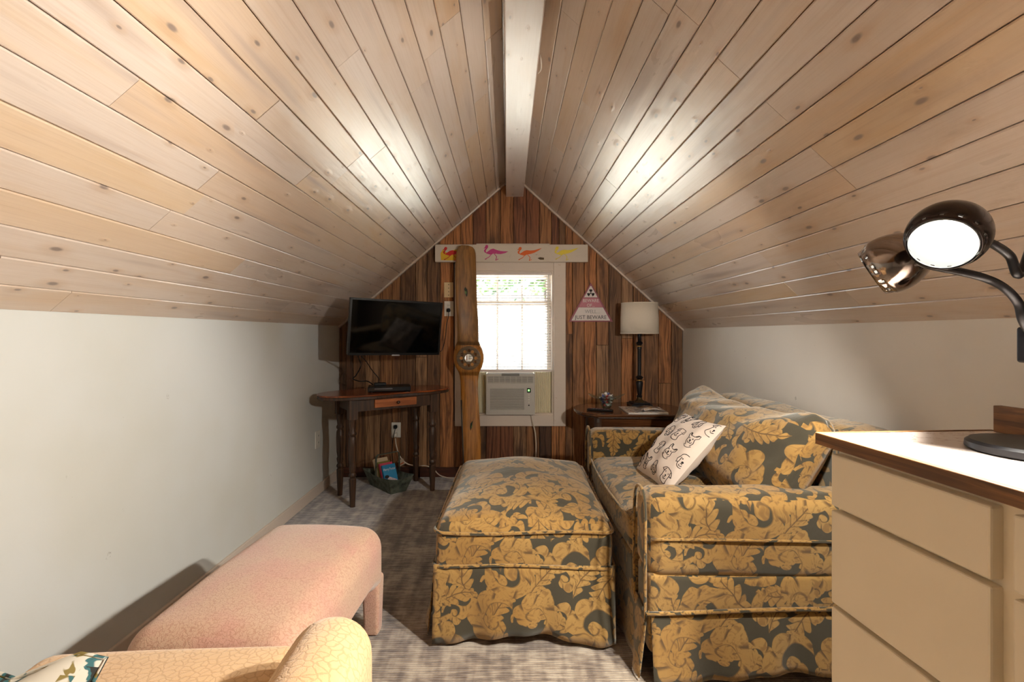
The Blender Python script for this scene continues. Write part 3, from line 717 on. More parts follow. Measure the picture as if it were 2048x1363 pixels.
# propeller leaning on the window
out = [(490.5, 924, 938), (493, 918, 945), (498, 915, 949), (506, 913, 951), (540, 911.5, 952), (580, 912, 953), (610, 913, 954), (640, 915, 956), (665, 915.5, 957), (682, 915, 957.5), (690, 911.5, 961), (700, 908.5, 966), (708, 907.3, 968.5), (716, 907, 969), (724, 907.6, 968), (732, 910, 965), (742, 916, 960), (750, 919, 957.5), (762, 920.5, 956), (780, 921, 956), (800, 921.5, 957), (840, 922.5, 960), (880, 924, 962), (905, 925, 962), (935, 926, 961), (955, 929, 958), (966, 936, 951)]
prop = thing('wooden_propeller', 'tall varnished wooden aircraft propeller leaning upright before window', 'propeller', (0, 0, 0))
def prop_geo(rows, twist_sign):
    mb = MB(); seg = 20; vs = []; fs = []
    for (py, xa, xb) in rows:
        q = (py-490)/476; Yp = 3.755-.14*q
        a, b = P(xa, py, Yp), P(xb, py, Yp); c = (a+b)/2; h = (b.x-a.x)/2
        hub = math.exp(-((py-715)/32)**2); thk = .014+.042*hub if q > .02 else .008
        tw = .34*(1-hub)*(1 if py < 715 else -1)*min(1, abs(py-715)/60)
        for k in range(seg):
            t = 2*PI*k/seg; ct, st = math.cos(t), math.sin(t)
            pw = .5+.4*(1-hub)
            x = h*math.copysign(abs(ct)**.8, ct); y = thk*math.copysign(abs(st)**(1.0 if hub < .3 else .6), st)
            vs.append((c.x+x, c.y+y+x*tw, c.z))
    n = len(rows)
    for i in range(n-1):
        for k in range(seg): k2 = (k+1) % seg; fs.append((i*seg+k, i*seg+k2, (i+1)*seg+k2, (i+1)*seg+k))
    fs += [tuple(range(seg)), tuple(range((n-1)*seg, n*seg))[::-1]]
    return mb.add(vs, fs)
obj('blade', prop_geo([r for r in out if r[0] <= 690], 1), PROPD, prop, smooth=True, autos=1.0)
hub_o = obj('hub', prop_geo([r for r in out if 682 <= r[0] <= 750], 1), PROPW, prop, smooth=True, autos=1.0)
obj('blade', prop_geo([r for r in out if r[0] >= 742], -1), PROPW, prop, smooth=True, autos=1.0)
hc = P(938.5, 715, 3.69); hc.y = 3.755-.14*.47-.058
RX = Matrix.Translation(hc) @ Matrix.Rotation(PI/2, 4, 'X')
kk = hc.y/F
ring_o = obj('hub_ring', MB().lathe([(.0, .0), (23*kk, .0), (24*kk, -.001), (24*kk, -.012), (0, -.012)], 40, RX), m_wood('hub_dark', S(84, 66, 44), S(120, 92, 56), .4, 0), prop)
cut = MB().lathe([(0, .05), (8*kk, .05), (8*kk, -.25), (0, -.25)], 32, RX)
for k in range(6):
    a = k*PI/3+PI/2; cut.lathe([(0, .05), (3.4*kk, .05), (3.4*kk, -.045), (0, -.045)], 16, RX @ Matrix.Translation((15*kk*math.cos(a), 15*kk*math.sin(a), 0)))
cutter = obj('cutter', cut, PROPW)
def weld(o):
    bm = bmesh.new(); bm.from_mesh(o.data); bmesh.ops.remove_doubles(bm, verts=bm.verts, dist=1e-6); bmesh.ops.dissolve_degenerate(bm, edges=bm.edges, dist=1e-7); bmesh.ops.recalc_face_normals(bm, faces=bm.faces); bm.to_mesh(o.data); bm.free()
weld(cutter)
for o in (hub_o, ring_o):
    weld(o); md = o.modifiers.new('bore', 'BOOLEAN'); md.operation = 'DIFFERENCE'; md.object = cutter; md.solver = 'EXACT'
bpy.context.view_layer.update(); dg = bpy.context.evaluated_depsgraph_get()
for o in (hub_o, ring_o):
    me = bpy.data.meshes.new_from_object(o.evaluated_get(dg)); o.modifiers.clear(); o.data = me
    bm = bmesh.new(); bm.from_mesh(me)
    for e in bm.edges:
        if len(e.link_faces) == 2 and e.calc_face_angle(0) > .6: e.smooth = False
    bm.to_mesh(me); bm.free()
bpy.data.objects.remove(cutter)
for k in range(6):
    a = k*PI/3; obj('dowel', MB().lathe([(0, .001), (3.2*kk, .001), (3.3*kk, .0)], 16, RX @ Matrix.Translation((14.5*kk*math.cos(a), 14.5*kk*math.sin(a), 0))), PROPW, prop)
edge = MB().tube([Vector(P(xa+1.5, py, 3.755-.14*(py-490)/476))+Vector((0, -.004+.34*(xb-xa)/2*.0039, 0)) for py, xa, xb in out if 795 <= py <= 935], .0085, 8)
obj('metal_edge', edge, simple('grey_brass_edge', S(84, 78, 72), .45, .7, .1), prop, smooth=True)
for (px_, py_, ln_) in ((931.5, 585, 11), (945, 852, 11)):
    q = (py_-490)/476; p = P(px_, py_, 3.755-.14*q); p.y -= .0155; mb = MB()
    pts = [(4*K*math.cos(a)*(.4 if abs(math.sin(a)) > .8 else 1), ln_*K*math.sin(a)) for a in np.linspace(0, 2*PI, 20, endpoint=False)]
    mb.prism(pts, -.001, .004); obj('maker_decal', mb, simple('decal_dark_green', S(34, 44, 28), .4, 0, .2), prop, loc=p)
    obj('decal_centre', MB().prism([(2*K*math.cos(a), 3*K*math.sin(a)) for a in np.linspace(0, 2*PI, 14, endpoint=False)], -.0016, .0), simple('decal_green', S(90, 120, 60), .4), prop, loc=p)
p = P(947.5, 768, 3.755-.14*.58); obj('wood_plug', MB().lathe([(0, 0), (.012, 0), (.013, -.006)], 16, Matrix.Translation(p+Vector((0, -.016, 0))) @ Matrix.Rotation(PI/2, 4, 'X')), m_wood('hub_dark', S(84, 66, 44), S(120, 92, 56)), prop)

# wall plates
def plate(nm, label, px, py, mat, kind):
    o = thing(nm, label, 'outlet' if kind != 'switch' else 'switch', P(px, py, YF-.003))
    obj('cover_plate', MB().span(-.037, .037, -.007, .003, -.06, .06), mat, o, bevel=.003)
    if kind == 'switch':
        for z in (.042, .014, -.014, -.042): obj('screw', MB().lathe([(0, .0015), (.003, .001), (.0035, 0)], 10, Matrix.Translation((0, -.007, z)) @ Matrix.Rotation(PI/2, 4, 'X')), BLACKP, o)
    else:
        for z in (.024, -.024):
            r = obj('receptacle', MB().span(-.016, .016, -.009, -.006, z-.014, z+.014), mat, o, bevel=.002)
            for x in (-.006, .006): obj('slot', MB().span(x-.0012, x+.0012, -.0095, -.0085, z-.002, z+.007), BLACKP, r)
    return o
plate('cover_plate_switch', 'cream blank cover plate on barn boards above the white outlet', 897.5, 579.5, CREAMP, 'switch')
plate('wall_outlet', 'white wall outlet beside television with black plug', 898, 617, WHITEP, 'o')
plate('wall_outlet', 'white wall outlet under turned leg table with two plugs', 792.5, 859, WHITEP, 'o')
o = thing('wall_outlet', 'white wall outlet low on the grey knee wall', 'outlet', (XL, 1.348*F/(1015-634), .0))
yy = 1.348*F/(VX-634.5); zz = CZ-(878-VY)*yy/F; o.location = (XL, yy, zz)
obj('cover_plate', MB().span(-.002, .006, -.038, .038, -.06, .06), WHITEP, o, bevel=.002)
for z in (.024, -.024):
    r_ = obj('receptacle', MB().span(.005, .0085, -.016, .016, z-.014, z+.014), WHITEP, o, bevel=.002)
    for y in (-.006, .006): obj('slot', MB().span(.008, .009, y-.0012, y+.0012, z-.002, z+.007), BLACKP, r_)
def cord(nm, label, pts, r, mat, plug=None, plugmat=None, plug2=None):
    t = thing(nm, label, 'cord', (0, 0, 0)); obj('cable', MB().tube(spline(pts, 10), r, 8), mat, t, smooth=True)
    if plug is not None: obj('plug', MB().soft(plug, (.026, .03, .03), .008, (1, 1, 1)), plugmat, t, smooth=True)
    return t
cord('power_cord', 'black television cord plugged into the upper white outlet', [P(897, 620, YF-.04), P(897, 632, YF-.045), P(893, 650, YF-.05), P(891, 672, YF-.06), P(886, 694, YF-.12), P(878, 702, YF-.25), P(850, 690, 3.42)], .003, BLACKP, P(897, 620, YF-.026), BLACKP)
cord('power_cord', 'black cord plugged into outlet under turned leg table', [P(791, 854, YF-.04), P(788, 868, YF-.05), P(785, 885, YF-.04), P(784, 905, YF-.035), P(786, 932, YF-.04), P(783, 948, YF-.05)], .003, BLACKP, P(791, 853, YF-.026), BLACKP)
ex = cord('extension_cord', 'white extension cord looping along barn board wall to floor', [P(791, 876, YF-.05), P(793, 892, YF-.05), P(800, 912, YF-.055), P(813, 926, YF-.06), P(832, 931, YF-.06), P(852, 931, YF-.06), P(866, 937, YF-.08), P(880, 950, YF-.16), P(900, 955.5, YF-.22), P(925, 955, YF-.28), P(960, 954, YF-.25)], .0045, CORDW, P(791, 869, YF-.03), WHITEP)
tg = P(803, 924, YF-.062); obj('paper_tag', MB().box((0, 0, 0), (.05, .001, .045), Matrix.Rotation(-.5, 3, 'Y')), simple('tag_paper', S(206, 184, 158), .7), ex, loc=tg)
obj('tag_stripe', MB().box((0, 0, 0), (.03, .001, .008), Matrix.Rotation(-.5, 3, 'Y')), simple('tag_orange', S(206, 96, 50), .7), ex, loc=tg+Vector((.004, -.001, -.008)))

# ================================================================== TV AND TABLE
tl, trr = Vector((-1.010, 3.05, 0)), Vector((-.4647, 3.367, 0)); tc = (tl+trr)/2; tw = (trr-tl).length; ta_ = math.atan2(trr.y-tl.y, trr.x-tl.x)
thh = .368
tv = thing('television', 'black flat screen television mounted at an angle in corner', 'television', (tc.x, tc.y, 1.179), (math.radians(8.0), math.radians(1.1), ta_+math.radians(2)))
obj('housing', MB().span(-tw/2, tw/2, .004, .035, -thh/2, thh/2), BLACKP, tv, bevel=.004)
bz_ = MB(); b_ = .011
bz_.span(-tw/2, tw/2, -.006, .006, thh/2-b_, thh/2); bz_.span(-tw/2, tw/2, -.006, .006, -thh/2, -thh/2+b_*1.3); bz_.span(-tw/2, -tw/2+b_, -.006, .006, -thh/2, thh/2); bz_.span(tw/2-b_, tw/2, -.006, .006, -thh/2, thh/2)
obj('bezel', bz_, BLACKP, tv)
obj('screen', MB().span(-tw/2+b_, tw/2-b_, -.002, .005, -thh/2+b_*1.3, thh/2-b_), SCREEN, tv)
obj('badge', MB().soft((0, -.006, -thh/2-.001), (.055, .012, .010), .004, (2, 1, 1)), simple('badge_silver', S(190, 190, 192), .3, .8), tv, smooth=True)
obj('back_bulge', MB().soft((0, .055, -.02), (.42, .05, .24), .02, (2, 1, 2)), BLACKP, tv, smooth=True)
obj('wall_mount', MB().span(-.05, .05, .07, .09, -.1, .1).box((.03, .24, 0), (.03, .34, .04), Matrix.Rotation(-.1, 3, 'Z')), BLACKM, tv)

tb_c = Vector((-.866, 3.446, 0)); tb_a = math.atan2(.335, .475)
tb = thing('turned_leg_table', 'small dark table with reddish kidney top and turned legs', 'table', tb_c, (0, 0, tb_a))
TH = .735
def kidney(n=64, a=.475, b=.215, off=0):
    pts = []
    for k in range(n):
        t = 2*PI*k/n; c, s_ = math.cos(t), math.sin(t)
        x = (a+off)*math.copysign(abs(c)**.85, c); y = (b+off)*math.copysign(abs(s_)**.72, s_)
        if y < 0: y += .035*math.exp(-((x-.02)/.16)**2)
        pts.append((x, y))
    return pts
obj('table_top', MB().prism(kidney(), TH-.011, TH, 'Z'), REDTOP, tb, bevel=.003)
obj('under_top', MB().prism(kidney(off=-.004), TH-.032, TH-.0112, 'Z'), DARKWOOD, tb, bevel=.004)
lx, ly = .29, .142
legp = [(.017, 0), (.017, .01), (.021, .10), (.024, .19), (.016, .2), (.024, .21), (.024, .222), (.017, .235), (.02, .25), (.0235, .27), (.018, .285), (.023, .32), (.026, .42), (.024, .47), (.017, .485), (.025, .495), (.025, .507), (.018, .52), (.022, .56), (.024, .6)]
lz = [(r, z*.96) for r, z in legp]
lproto = None
for sx, sy in ((-1, -1), (1, -1), (-1, 1), (1, 1)):
    if lproto is None:
        mb = MB().lathe([(0, 0)]+lz, 18); mb.span(-.028, .028, -.028, .028, .575, TH-.032); lproto = obj('leg', mb, DARKWOOD, tb, smooth=True, autos=.7); o = lproto
    else: o = lproto.copy(); COL.objects.link(o); o.parent = tb
    o.location = (sx*lx, sy*ly, 0)
ap0, ap1 = TH-.11, TH-.032
obj('front_apron', MB().span(-lx+.028, -.13, -ly-.018, -ly+.004, ap0, ap1).span(.13, lx-.028, -ly-.018, -ly+.004, ap0, ap1).span(-.13, .13, -ly-.018, -ly+.004, ap0, ap0+.02).span(-.13, .13, -ly-.018, -ly+.004, ap1-.008, ap1), DARKWOOD, tb)
obj('back_apron', MB().span(-lx+.028, lx-.028, ly-.004, ly+.018, ap0, ap1), DARKWOOD, tb)
for s_ in (-1, 1): obj('side_apron', MB().span(s_*lx-.011, s_*lx+.011, -ly+.028, ly-.028, ap0, ap1), DARKWOOD, tb)
dr = obj('drawer', MB().span(-.15, .15, -ly-.034, -ly-.012, ap0+.018, ap1-.006).span(-.125, .125, -ly-.014, ly-.02, ap0+.024, ap1-.012), ORANGEWOOD, tb)
obj('knob', MB().lathe([(0, .026), (.009, .024), (.011, .018), (.006, .01), (.007, 0)], 14, Matrix.Translation((.01, -ly-.034, (ap0+ap1)/2+.006)) @ Matrix.Rotation(PI/2, 4, 'X')), DARKWOOD, dr, smooth=True)
# media player with small box on it
mp = P(779, 769, 3.40); 
md = thing('media_player', 'black disc player lying on the kidney top table', 'media player', (mp.x, mp.y, TH), (0, 0, ta_-.28))
obj('case', MB().span(-.145, .145, -.085, .085, .004, .038), BLACKP, md, bevel=.004)
obj('front_panel', MB().span(-.14, .14, -.089, -.084, .008, .034), simple('gloss_black', S(30, 32, 36), .15), md, bevel=.002)
obj('disc_tray', MB().span(-.1, .02, -.0905, -.088, .022, .030), simple('tray_grey', S(90, 92, 98), .3), md)
for sx in (-1, 1):
    for sy in (-1, 1): obj('foot', MB().lathe([(0, 0), (.01, 0), (.01, .005)], 12, Matrix.Translation((sx*.12, sy*.065, 0))), BLACKP, md)
sb_ = thing('set_top_box', 'tiny black box on top of the disc player', 'set top box', Vector((mp.x, mp.y, TH+.038))+Vector((-.075, .03, 0)), (0, 0, .35))
obj('case', MB().span(-.04, .04, -.028, .028, 0, .018), BLACKP, sb_, bevel=.003); obj('side_stripe', MB().span(.036, .0405, -.027, .027, .003, .015), simple('tray_grey', S(90, 92, 98)), sb_)
cord('video_cable', 'thin black cable drooping from television to small box', [P(722, 712, 3.14), P(732, 722, 3.3), P(745, 741, 3.4), P(757, 756, 3.42), (mp.x-.09, mp.y+.055, TH+.05)], .003, BLACKP)
cord('video_cable', 'black cable curving behind the disc player', [P(716, 712, 3.14), P(722, 730, 3.5), P(712, 750, 3.55), P(706, 757, 3.55), P(720, 762, 3.55), P(735, 762, 3.48), (mp.x-.13, mp.y+.10, TH+.022)], .004, BLACKP)

# metal trug with books
bF, bu, bv = Vector((-.824, 3.34, 0)), Vector((-.68, .733, 0)), Vector((.733, .68, 0))
bc = bF+bu*.20+bv*.10
bk = thing('metal_trug', 'weathered galvanised metal trug holding paperbacks beneath turned leg table', 'basket', (bc.x, bc.y, 0), (0, 0, math.atan2(bu.y, bu.x)))
# local x along long side, y = perpendicular (pointing to -v)
Lh, Wh, lh, wh, BH = .20, .10, .155, .062, .125
tp = [(-Lh, -Wh, BH), (Lh, -Wh, BH), (Lh, Wh, BH), (-Lh, Wh, BH)]; bt = [(-lh, -wh, .004), (lh, -wh, .004), (lh, wh, .004), (-lh, wh, .004)]
for z in range(4): tp[z] = (tp[z][0], tp[z][1], BH)
for i in range(4):
    j = (i+1) % 4; mb = MB()
    def side(u, v, i=i, j=j):
        a = Vector(bt[i]).lerp(Vector(bt[j]), u); b = Vector(tp[i]).lerp(Vector(tp[j]), u); p = a.lerp(b, v); p.z -= .018*math.sin(PI*u)*v; return p
    mb.grid(10, 3, side); obj('side_panel', mb, GALV, bk, solid=.003)
obj('bottom', MB().span(-lh, lh, -wh, wh, .001, .005), GALV, bk)
hd = [(0, -Wh+.006, BH-.05), (0, -Wh+.004, BH), (0, -Wh+.006, .24), (0, -Wh+.02, .256), (0, Wh-.02, .256), (0, Wh-.006, .24), (0, Wh-.004, BH), (0, Wh-.006, BH-.05)]
mb = MB(); vs = []
for p in hd: vs += [(-.011, p[1], p[2]), (.011, p[1], p[2])]
mb.add(vs, [(2*i, 2*i+1, 2*i+3, 2*i+2) for i in range(len(hd)-1)]); obj('handle', mb, GALV, bk, solid=.003)
PAGE = simple('page_cream', S(222, 208, 184), .8)
def book(label, pos, lean, yaw, w, h, t, cov, nm='paperback_book', extra=None, roll=0.0):
    b = thing(nm, label, 'book', pos, (lean, roll, yaw), 'paperbacks in the metal trug')
    obj('cover', MB().span(-w/2, w/2, -.0008, .0008, 0, h).span(-w/2, w/2, t-.0008, t+.0008, 0, h).span(-w/2-.0008, -w/2+.0008, 0, t, 0, h), cov, b)
    obj('pages', MB().span(-w/2+.001, w/2-.003, .0009, t-.0009, .003, h-.003), PAGE, b)
    if extra: extra(b, w, h)
    return b
RB = bk.rotation_euler.z
def inb(x, y, z): return Vector((bc.x, bc.y, 0))+Matrix.Rotation(RB, 3, 'Z') @ Vector((x, y, z))
# books lean back toward +x end of the trug (far-left); covers face the open end
yawb = RB-PI/2
def blue(b, w, h):
    text('title', 'Harry Potter', .026, simple('title_white', S(232, 236, 240), .6), b, (0, -.0012, h-.042), (PI/2, 0, 0), sx=.72)
    obj('cover_picture', MB().prism([(-w*.42, .02), (w*.42, .02), (w*.42, h*.32), (w*.1, h*.42), (-w*.15, h*.5), (-w*.3, h*.38)], -.0014, -.0006), simple('cover_pale', S(206, 190, 196), .6, 0, .3, 60), b)
    obj('cover_spot', MB().prism([(-w*.3+.018*math.cos(a), h*.5+.012*math.sin(a)) for a in np.linspace(0, 2*PI, 14, endpoint=False)], -.0018, -.0006), INK, b)
book('blue paperback with white title letters in front of trug', inb(-.08, .0, .018), -.42, yawb, .104, .172, .018, simple('cover_blue', S(36, 136, 186), .4, 0, .08), extra=blue)
book('pink red paperback behind the blue one in trug', inb(-.050, .002, .018), -.44, yawb, .104, .18, .02, simple('cover_pink', S(206, 70, 96), .45, 0, .15, 30))
book('green edged paperback between pink and beige ones', inb(-.02, .002, .018), -.46, yawb, .102, .186, .018, simple('cover_olive', S(128, 116, 50), .5, 0, .15, 40))
def tit(b, w, h): text('title', 'Dreams', .03, simple('title_grey', S(90, 86, 96), .6), b, (0, -.0012, h-.06), (PI/2, 0, 0), sx=.8)
book('thick beige paperback at the back of the trug', inb(.014, .0, .03), -.5, yawb, .106, .195, .032, simple('cover_beige', S(206, 184, 150), .6), extra=tit)

# ================================================================== SIDE TABLE, LAMP, SMALL THINGS
ZT = .60
st = thing('side_table', 'polished dark walnut side table behind the loveseat arm', 'table', (.85, 3.42, 0))
pts = []
raw = [(-.25, -.22), (.30, -.22), (.40, -.10), (.42, .1), (.36, .28), (.2, .36), (-.12, .36), (-.30, .26), (-.37, .06), (-.34, -.11)]
cl = spline([Vector((x, y, 0)) for x, y in raw+raw[:1]], 5)[:-1]; cl = [(p.x, p.y) for p in cl]
obj('table_top', MB().prism(cl, ZT-.018, ZT, 'Z'), SIDETOP, st, bevel=.005)
obj('top_moulding', MB().prism([(x*.965, y*.965) for x, y in cl], ZT-.03, ZT-.0185, 'Z'), DARKWOOD, st, bevel=.004)
obj('front_apron', MB().span(-.24, .3, -.195, -.175, ZT-.14, ZT-.03), SIDETOP, st); obj('back_apron', MB().span(-.24, .3, .2, .22, ZT-.14, ZT-.03), SIDETOP, st)
for x in (-.25, .29): obj('side_apron', MB().span(x, x+.02, -.175, .2, ZT-.14, ZT-.03), SIDETOP, st)
for x in (-.235, .295):
    for y in (-.175, .2): obj('leg', MB().lathe([(0, 0), (.016, 0), (.022, .2), (.018, .24), (.026, .27), (.02, .3), (.026, .44), (.026, ZT-.03)], 14, Matrix.Translation((x, y, 0))), DARKWOOD, st, smooth=True, autos=.8)
obj('hinge', MB().span(-.25, -.235, -.208, -.195, ZT-.055, ZT-.03), simple('hinge_steel', S(90, 84, 78), .4, .8), st)
# table lamp
lp = Vector((.995, 3.62, ZT)); kl = 3.62/F
lm = thing('table_lamp', 'black candlestick table lamp with cream drum shade', 'lamp', lp)
obj('base_plate', MB().span(-.078, .078, -.078, .078, 0, .016).span(-.064, .064, -.064, .064, .016, .026), BLACKM, lm, bevel=.004)
obj('foot_flare', MB().lathe([(.042, .024), (.038, .032), (.022, .044), (.018, .056), (.016, .066)], 20), simple('dark_gilt', S(74, 58, 34), .4, .6, .15), lm, smooth=True)
zs = 1.136-(667-668)*kl-ZT
obj('column', MB().lathe([(.016, .06), (.022, .07), (.014, .078), (.018, .1), (.026, .17), (.024, .178), (.014, .19), (.02, .2), (.03, .213), (.014, .226), (.0145, .25), (.0145, .42), (.018, .432), (.012, .445), (.018, .455), (.026, .47), (.013, .482), (.013, zs+.01)], 20), BLACKM, lm, smooth=True, autos=.9)
obj('gilt_ring', MB().lathe([(.0195, .186), (.0215, .19), (.0195, .194)], 20), GOLDM, lm, smooth=True); obj('gilt_ring', MB().lathe([(.0165, .442), (.0175, .446), (.0165, .45)], 20), GOLDM, lm, smooth=True)
r1, r2, hs = .139, .134, .231
shd = obj('shade', MB().lathe([(r1, zs), (r1*.995, zs+hs*.5), (r2, zs+hs)], 48), SHADE, lm, smooth=True, solid=.002)
obj('shade_ring', MB().lathe([(r1+.001, zs-.001), (r1+.001, zs+.006)], 48), SHADE, lm, smooth=True, solid=.002); obj('shade_ring', MB().lathe([(r2+.001, zs+hs-.006), (r2+.001, zs+hs+.001)], 48), SHADE, lm, smooth=True, solid=.002)
obj('harp', MB().tube([(0, 0, zs), (-.04, 0, zs+.05), (-.045, 0, zs+.12), (-.02, 0, zs+hs-.02), (0, 0, zs+hs-.01), (.02, 0, zs+hs-.02), (.045, 0, zs+.12), (.04, 0, zs+.05), (0, 0, zs)], .002, 6).tube([(-r2, 0, zs+hs-.01), (r2, 0, zs+hs-.01)], .0018, 6), GOLDM, lm)
obj('bulb', MB().lathe([(.013, zs+.0), (.014, zs+.03), (.028, zs+.07), (.026, zs+.095), (.0, zs+.11)], 16), simple('bulb_white', S(236, 232, 224), .3), lm, smooth=True)
# glass bowl with candy
bp = Vector(((1213-VX)*3.5/F, 3.50, ZT))
gb = thing('glass_candy_bowl', 'aqua glass bowl with flared wavy rim on side table', 'bowl', bp)
def bowl(u, v):
    a = 2*PI*u; prof = [(.0, .004), (.03, .003), (.036, .02), (.04, .045), (.056, .068), (.09, .082), (.118, .09)]
    q = v*(len(prof)-1); i = min(int(q), len(prof)-2); f = q-i; r = prof[i][0]*(1-f)+prof[i+1][0]*f; z = prof[i][1]*(1-f)+prof[i+1][1]*f
    w = max(0, v-.55)/.45; return (r*math.cos(a)*(1+.12*w*math.cos(4*a)), r*math.sin(a)*(1+.12*w*math.cos(4*a)), z+.014*w*math.cos(4*a+.5))
obj('glass', MB().grid(64, 18, bowl), GLASSB, gb, smooth=True, solid=.004)
cc = [S(246, 244, 240), S(244, 242, 238), S(60, 74, 150), S(200, 70, 66), S(244, 240, 236), S(222, 212, 230)]
spots = []
for lay, (nn, rr, z) in enumerate(((5, .022, .022), (6, .03, .045), (7, .042, .068), (6, .03, .088), (3, .013, .104))):
    for k in range(nn): a = 2*PI*k/nn+lay*.5; spots.append((rr*math.cos(a), rr*math.sin(a), z))
for i, sp in enumerate(spots):
    c = cc[i % 6]; mb = MB().soft((0, 0, 0), (.022, .016, .014), .006, (1, 1, 1), arc=2)
    for s_ in (-1, 1): mb.add([(s_*.010, 0, 0), (s_*.021, .008, .003), (s_*.021, -.008, -.003), (s_*.021, 0, .005)], [(0, 1, 3), (0, 3, 2), (0, 2, 1), (1, 2, 3)])
    o = obj('wrapped_candy', mb, simple('candy_%d' % (i % 6), c, .35, 0, .05), None, smooth=True, loc=bp+Vector(sp), rot=(random.uniform(-.5, .5), random.uniform(-.5, .5), random.uniform(0, 6)))
    tag(o, ['white', 'white', 'navy', 'red', 'white', 'pale lilac'][i % 6]+' wrapped candy piled in the aqua glass bowl', 'candy', 'candies in the glass bowl')
rm = thing('remote_control', 'slim black remote control lying beside the glass bowl', 'remote', ((1197-VX)*3.42/F, 3.36, ZT), (0, 0, math.radians(-24)))
obj('body', MB().soft((0, 0, .007), (.18, .045, .014), .006, (4, 2, 1)), BLACKP, rm, smooth=True)
for i in range(7):
    for j in range(3): obj('button', MB().span(-.07+i*.02, -.06+i*.02, -.013+j*.01, -.007+j*.01, .013, .0155), simple('button_grey', S(120, 120, 130), .5) if (i+j) % 4 else simple('button_red', S(150, 40, 44), .5), rm)
mg = thing('magazine', 'open glossy magazine with white page edge on side table', 'magazine', (.95, 3.37, ZT), (0, 0, 0))
obj('lower_pages', MB().prism([(-.135, -.14), (.135, -.135), (.15, .12), (-.135, .15)], .0005, .008, 'Z'), simple('page_white', S(232, 226, 218), .5), mg)
mt = NT('magazine_print'); n1 = mt.noise(mt.coord(), 26, 2, .5, .5); mt.set(Base_Color=mt.ramp(n1, [(.35, S(60, 60, 66)), (.42, S(196, 190, 186)), (.55, S(214, 206, 200)), (.6, S(176, 140, 92)), (.68, S(156, 150, 168))], 'CONSTANT'), Roughness=.3)
obj('cover', MB().prism([(-.128, -.132), (.13, -.128), (.144, .115), (-.13, .144)], .0081, .0092, 'Z'), mt.m, mg)
lf = MB().grid(8, 2, lambda u, v: (-.02+.14*u, -.09+.19*v-.01*u, .0095+.012*math.sin(PI*u)+.003*u)); obj('curled_page', lf, mt.m, mg, solid=.0006, smooth=True)

# ================================================================== LOVESEAT
LX0, LX1, LY0, LY1 = .455, 1.37, 1.56, 2.78
AT = .165; AH = .622
ls = thing('loveseat', 'small loveseat in gold and olive scroll leaf slipcover', 'loveseat', (LX0, LY0, 0))
LLx, LLy = LX1-LX0, LY1-LY0
def armd(seed):
    def f(A):
        A = A.copy(); A[:, 2] += wob(A, .006, 9, seed); A[:, 1] += wob(A, .005, 11, seed+3); return A
    return f
obj('base', MB().soft((LLx/2+.02, LLy/2, .20), (LLx-.06, LLy-.06, .28), .03, (6, 8, 3)), DAMASK, ls, smooth=True)
for i, (y0, y1) in enumerate(((0, AT), (LLy-AT, LLy))):
    a = obj('arm', MB().soft((LLx/2, (y0+y1)/2, .33+.138), (LLx, AT, .276), .05, (16, 3, 6), armd(i*2.3), arc=4), DAMASK, ls, smooth=True, uvoff=(.13*i, .2*i))
    obj('arm_panel', MB().soft((LLx/2+.004, (y0+y1)/2, .22), (LLx-.008, AT-.012, .26), .02, (12, 2, 4), armd(i+7), arc=2), DAMASK, ls, smooth=True, uvoff=(.1, .3*i))
    # front facing and pipings
    yo = y0 if i == 0 else y1; yi = y1 if i == 0 else y0
    loop = [(-.003, y0+.02, .19), (-.004, y0+.012, .40), (-.002, y0+.022, .575), (-.001, (y0+y1)/2, .618), (-.002, y1-.022, .575), (-.004, y1-.012, .40), (-.003, y1-.02, .19)]
    obj('piping', MB().tube(spline(loop, 6), .0055, 8), DAMASK, a, smooth=True)
    s_ = -1 if i == 0 else 1
    obj('piping', MB().tube(spline([(.012, yo+s_*.002, .47), (LLx*.4, yo+s_*.005, .468), (LLx*.75, yo+s_*.004, .462), (LLx-.02, yo, .465)], 6), .005, 8), DAMASK, a, smooth=True)
    obj('piping', MB().tube(spline([(.0, yo+s_*.002, .236), (.03, yo+s_*.007, .232), (LLx*.4, yo+s_*.01, .246), (LLx*.75, yo+s_*.009, .25), (LLx-.02, yo+s_*.003, .245)], 6), .0065, 8), DAMASK, a, smooth=True)
obj('back', MB().soft((LLx-.11, LLy/2, .47), (.22, LLy-.02, .66), .07, (3, 14, 8), lambda A: np.column_stack([A[:, 0]+wob(A, .008, 8, 2), A[:, 1], A[:, 2]+wob(A, .012, 7, 5)*(A[:, 2] > .2)]), arc=4), DAMASK, ls, smooth=True)
SY0, SY1 = AT+.004, LLy-AT-.004
def seatd(A):
    A = A.copy(); hx, hy = .36, (SY1-SY0)/2; m = np.clip(1-(A[:, 0]/hx)**2, 0, 1)*np.clip(1-(A[:, 1]/hy)**2, 0, 1)
    up = A[:, 2] > 0; A[:, 2] += up*(m*.035+.006*np.sin(A[:, 1]*52+np.sin(A[:, 0]*9)*1.3)*np.clip((A[:, 0]+.05)*6+.6, .1, 1)); A[:, 2] += wob(A, .006, 12, 4)
    A[:, 0] += np.where(A[:, 0] < -.3, wob(A, .008, 10, 8)-.012*np.cos(A[:, 1]/hy*1.4), 0); return A
sc_ = obj('seat_cushion', MB().soft((.345, (SY0+SY1)/2, .395), (.70, SY1-SY0, .165), .055, (24, 40, 4), seatd, arc=4), DAMASK, ls, smooth=True, uvoff=(.4, .1))
obj('piping', MB().tube(spline([(-.008, SY0+.02, .462), (-.022, (SY0+SY1)*.35, .468), (-.026, (SY0+SY1)/2, .47), (-.018, SY1*.8, .468), (-.004, SY1-.03, .465)], 8), .005, 8), DAMASK, sc_, smooth=True)
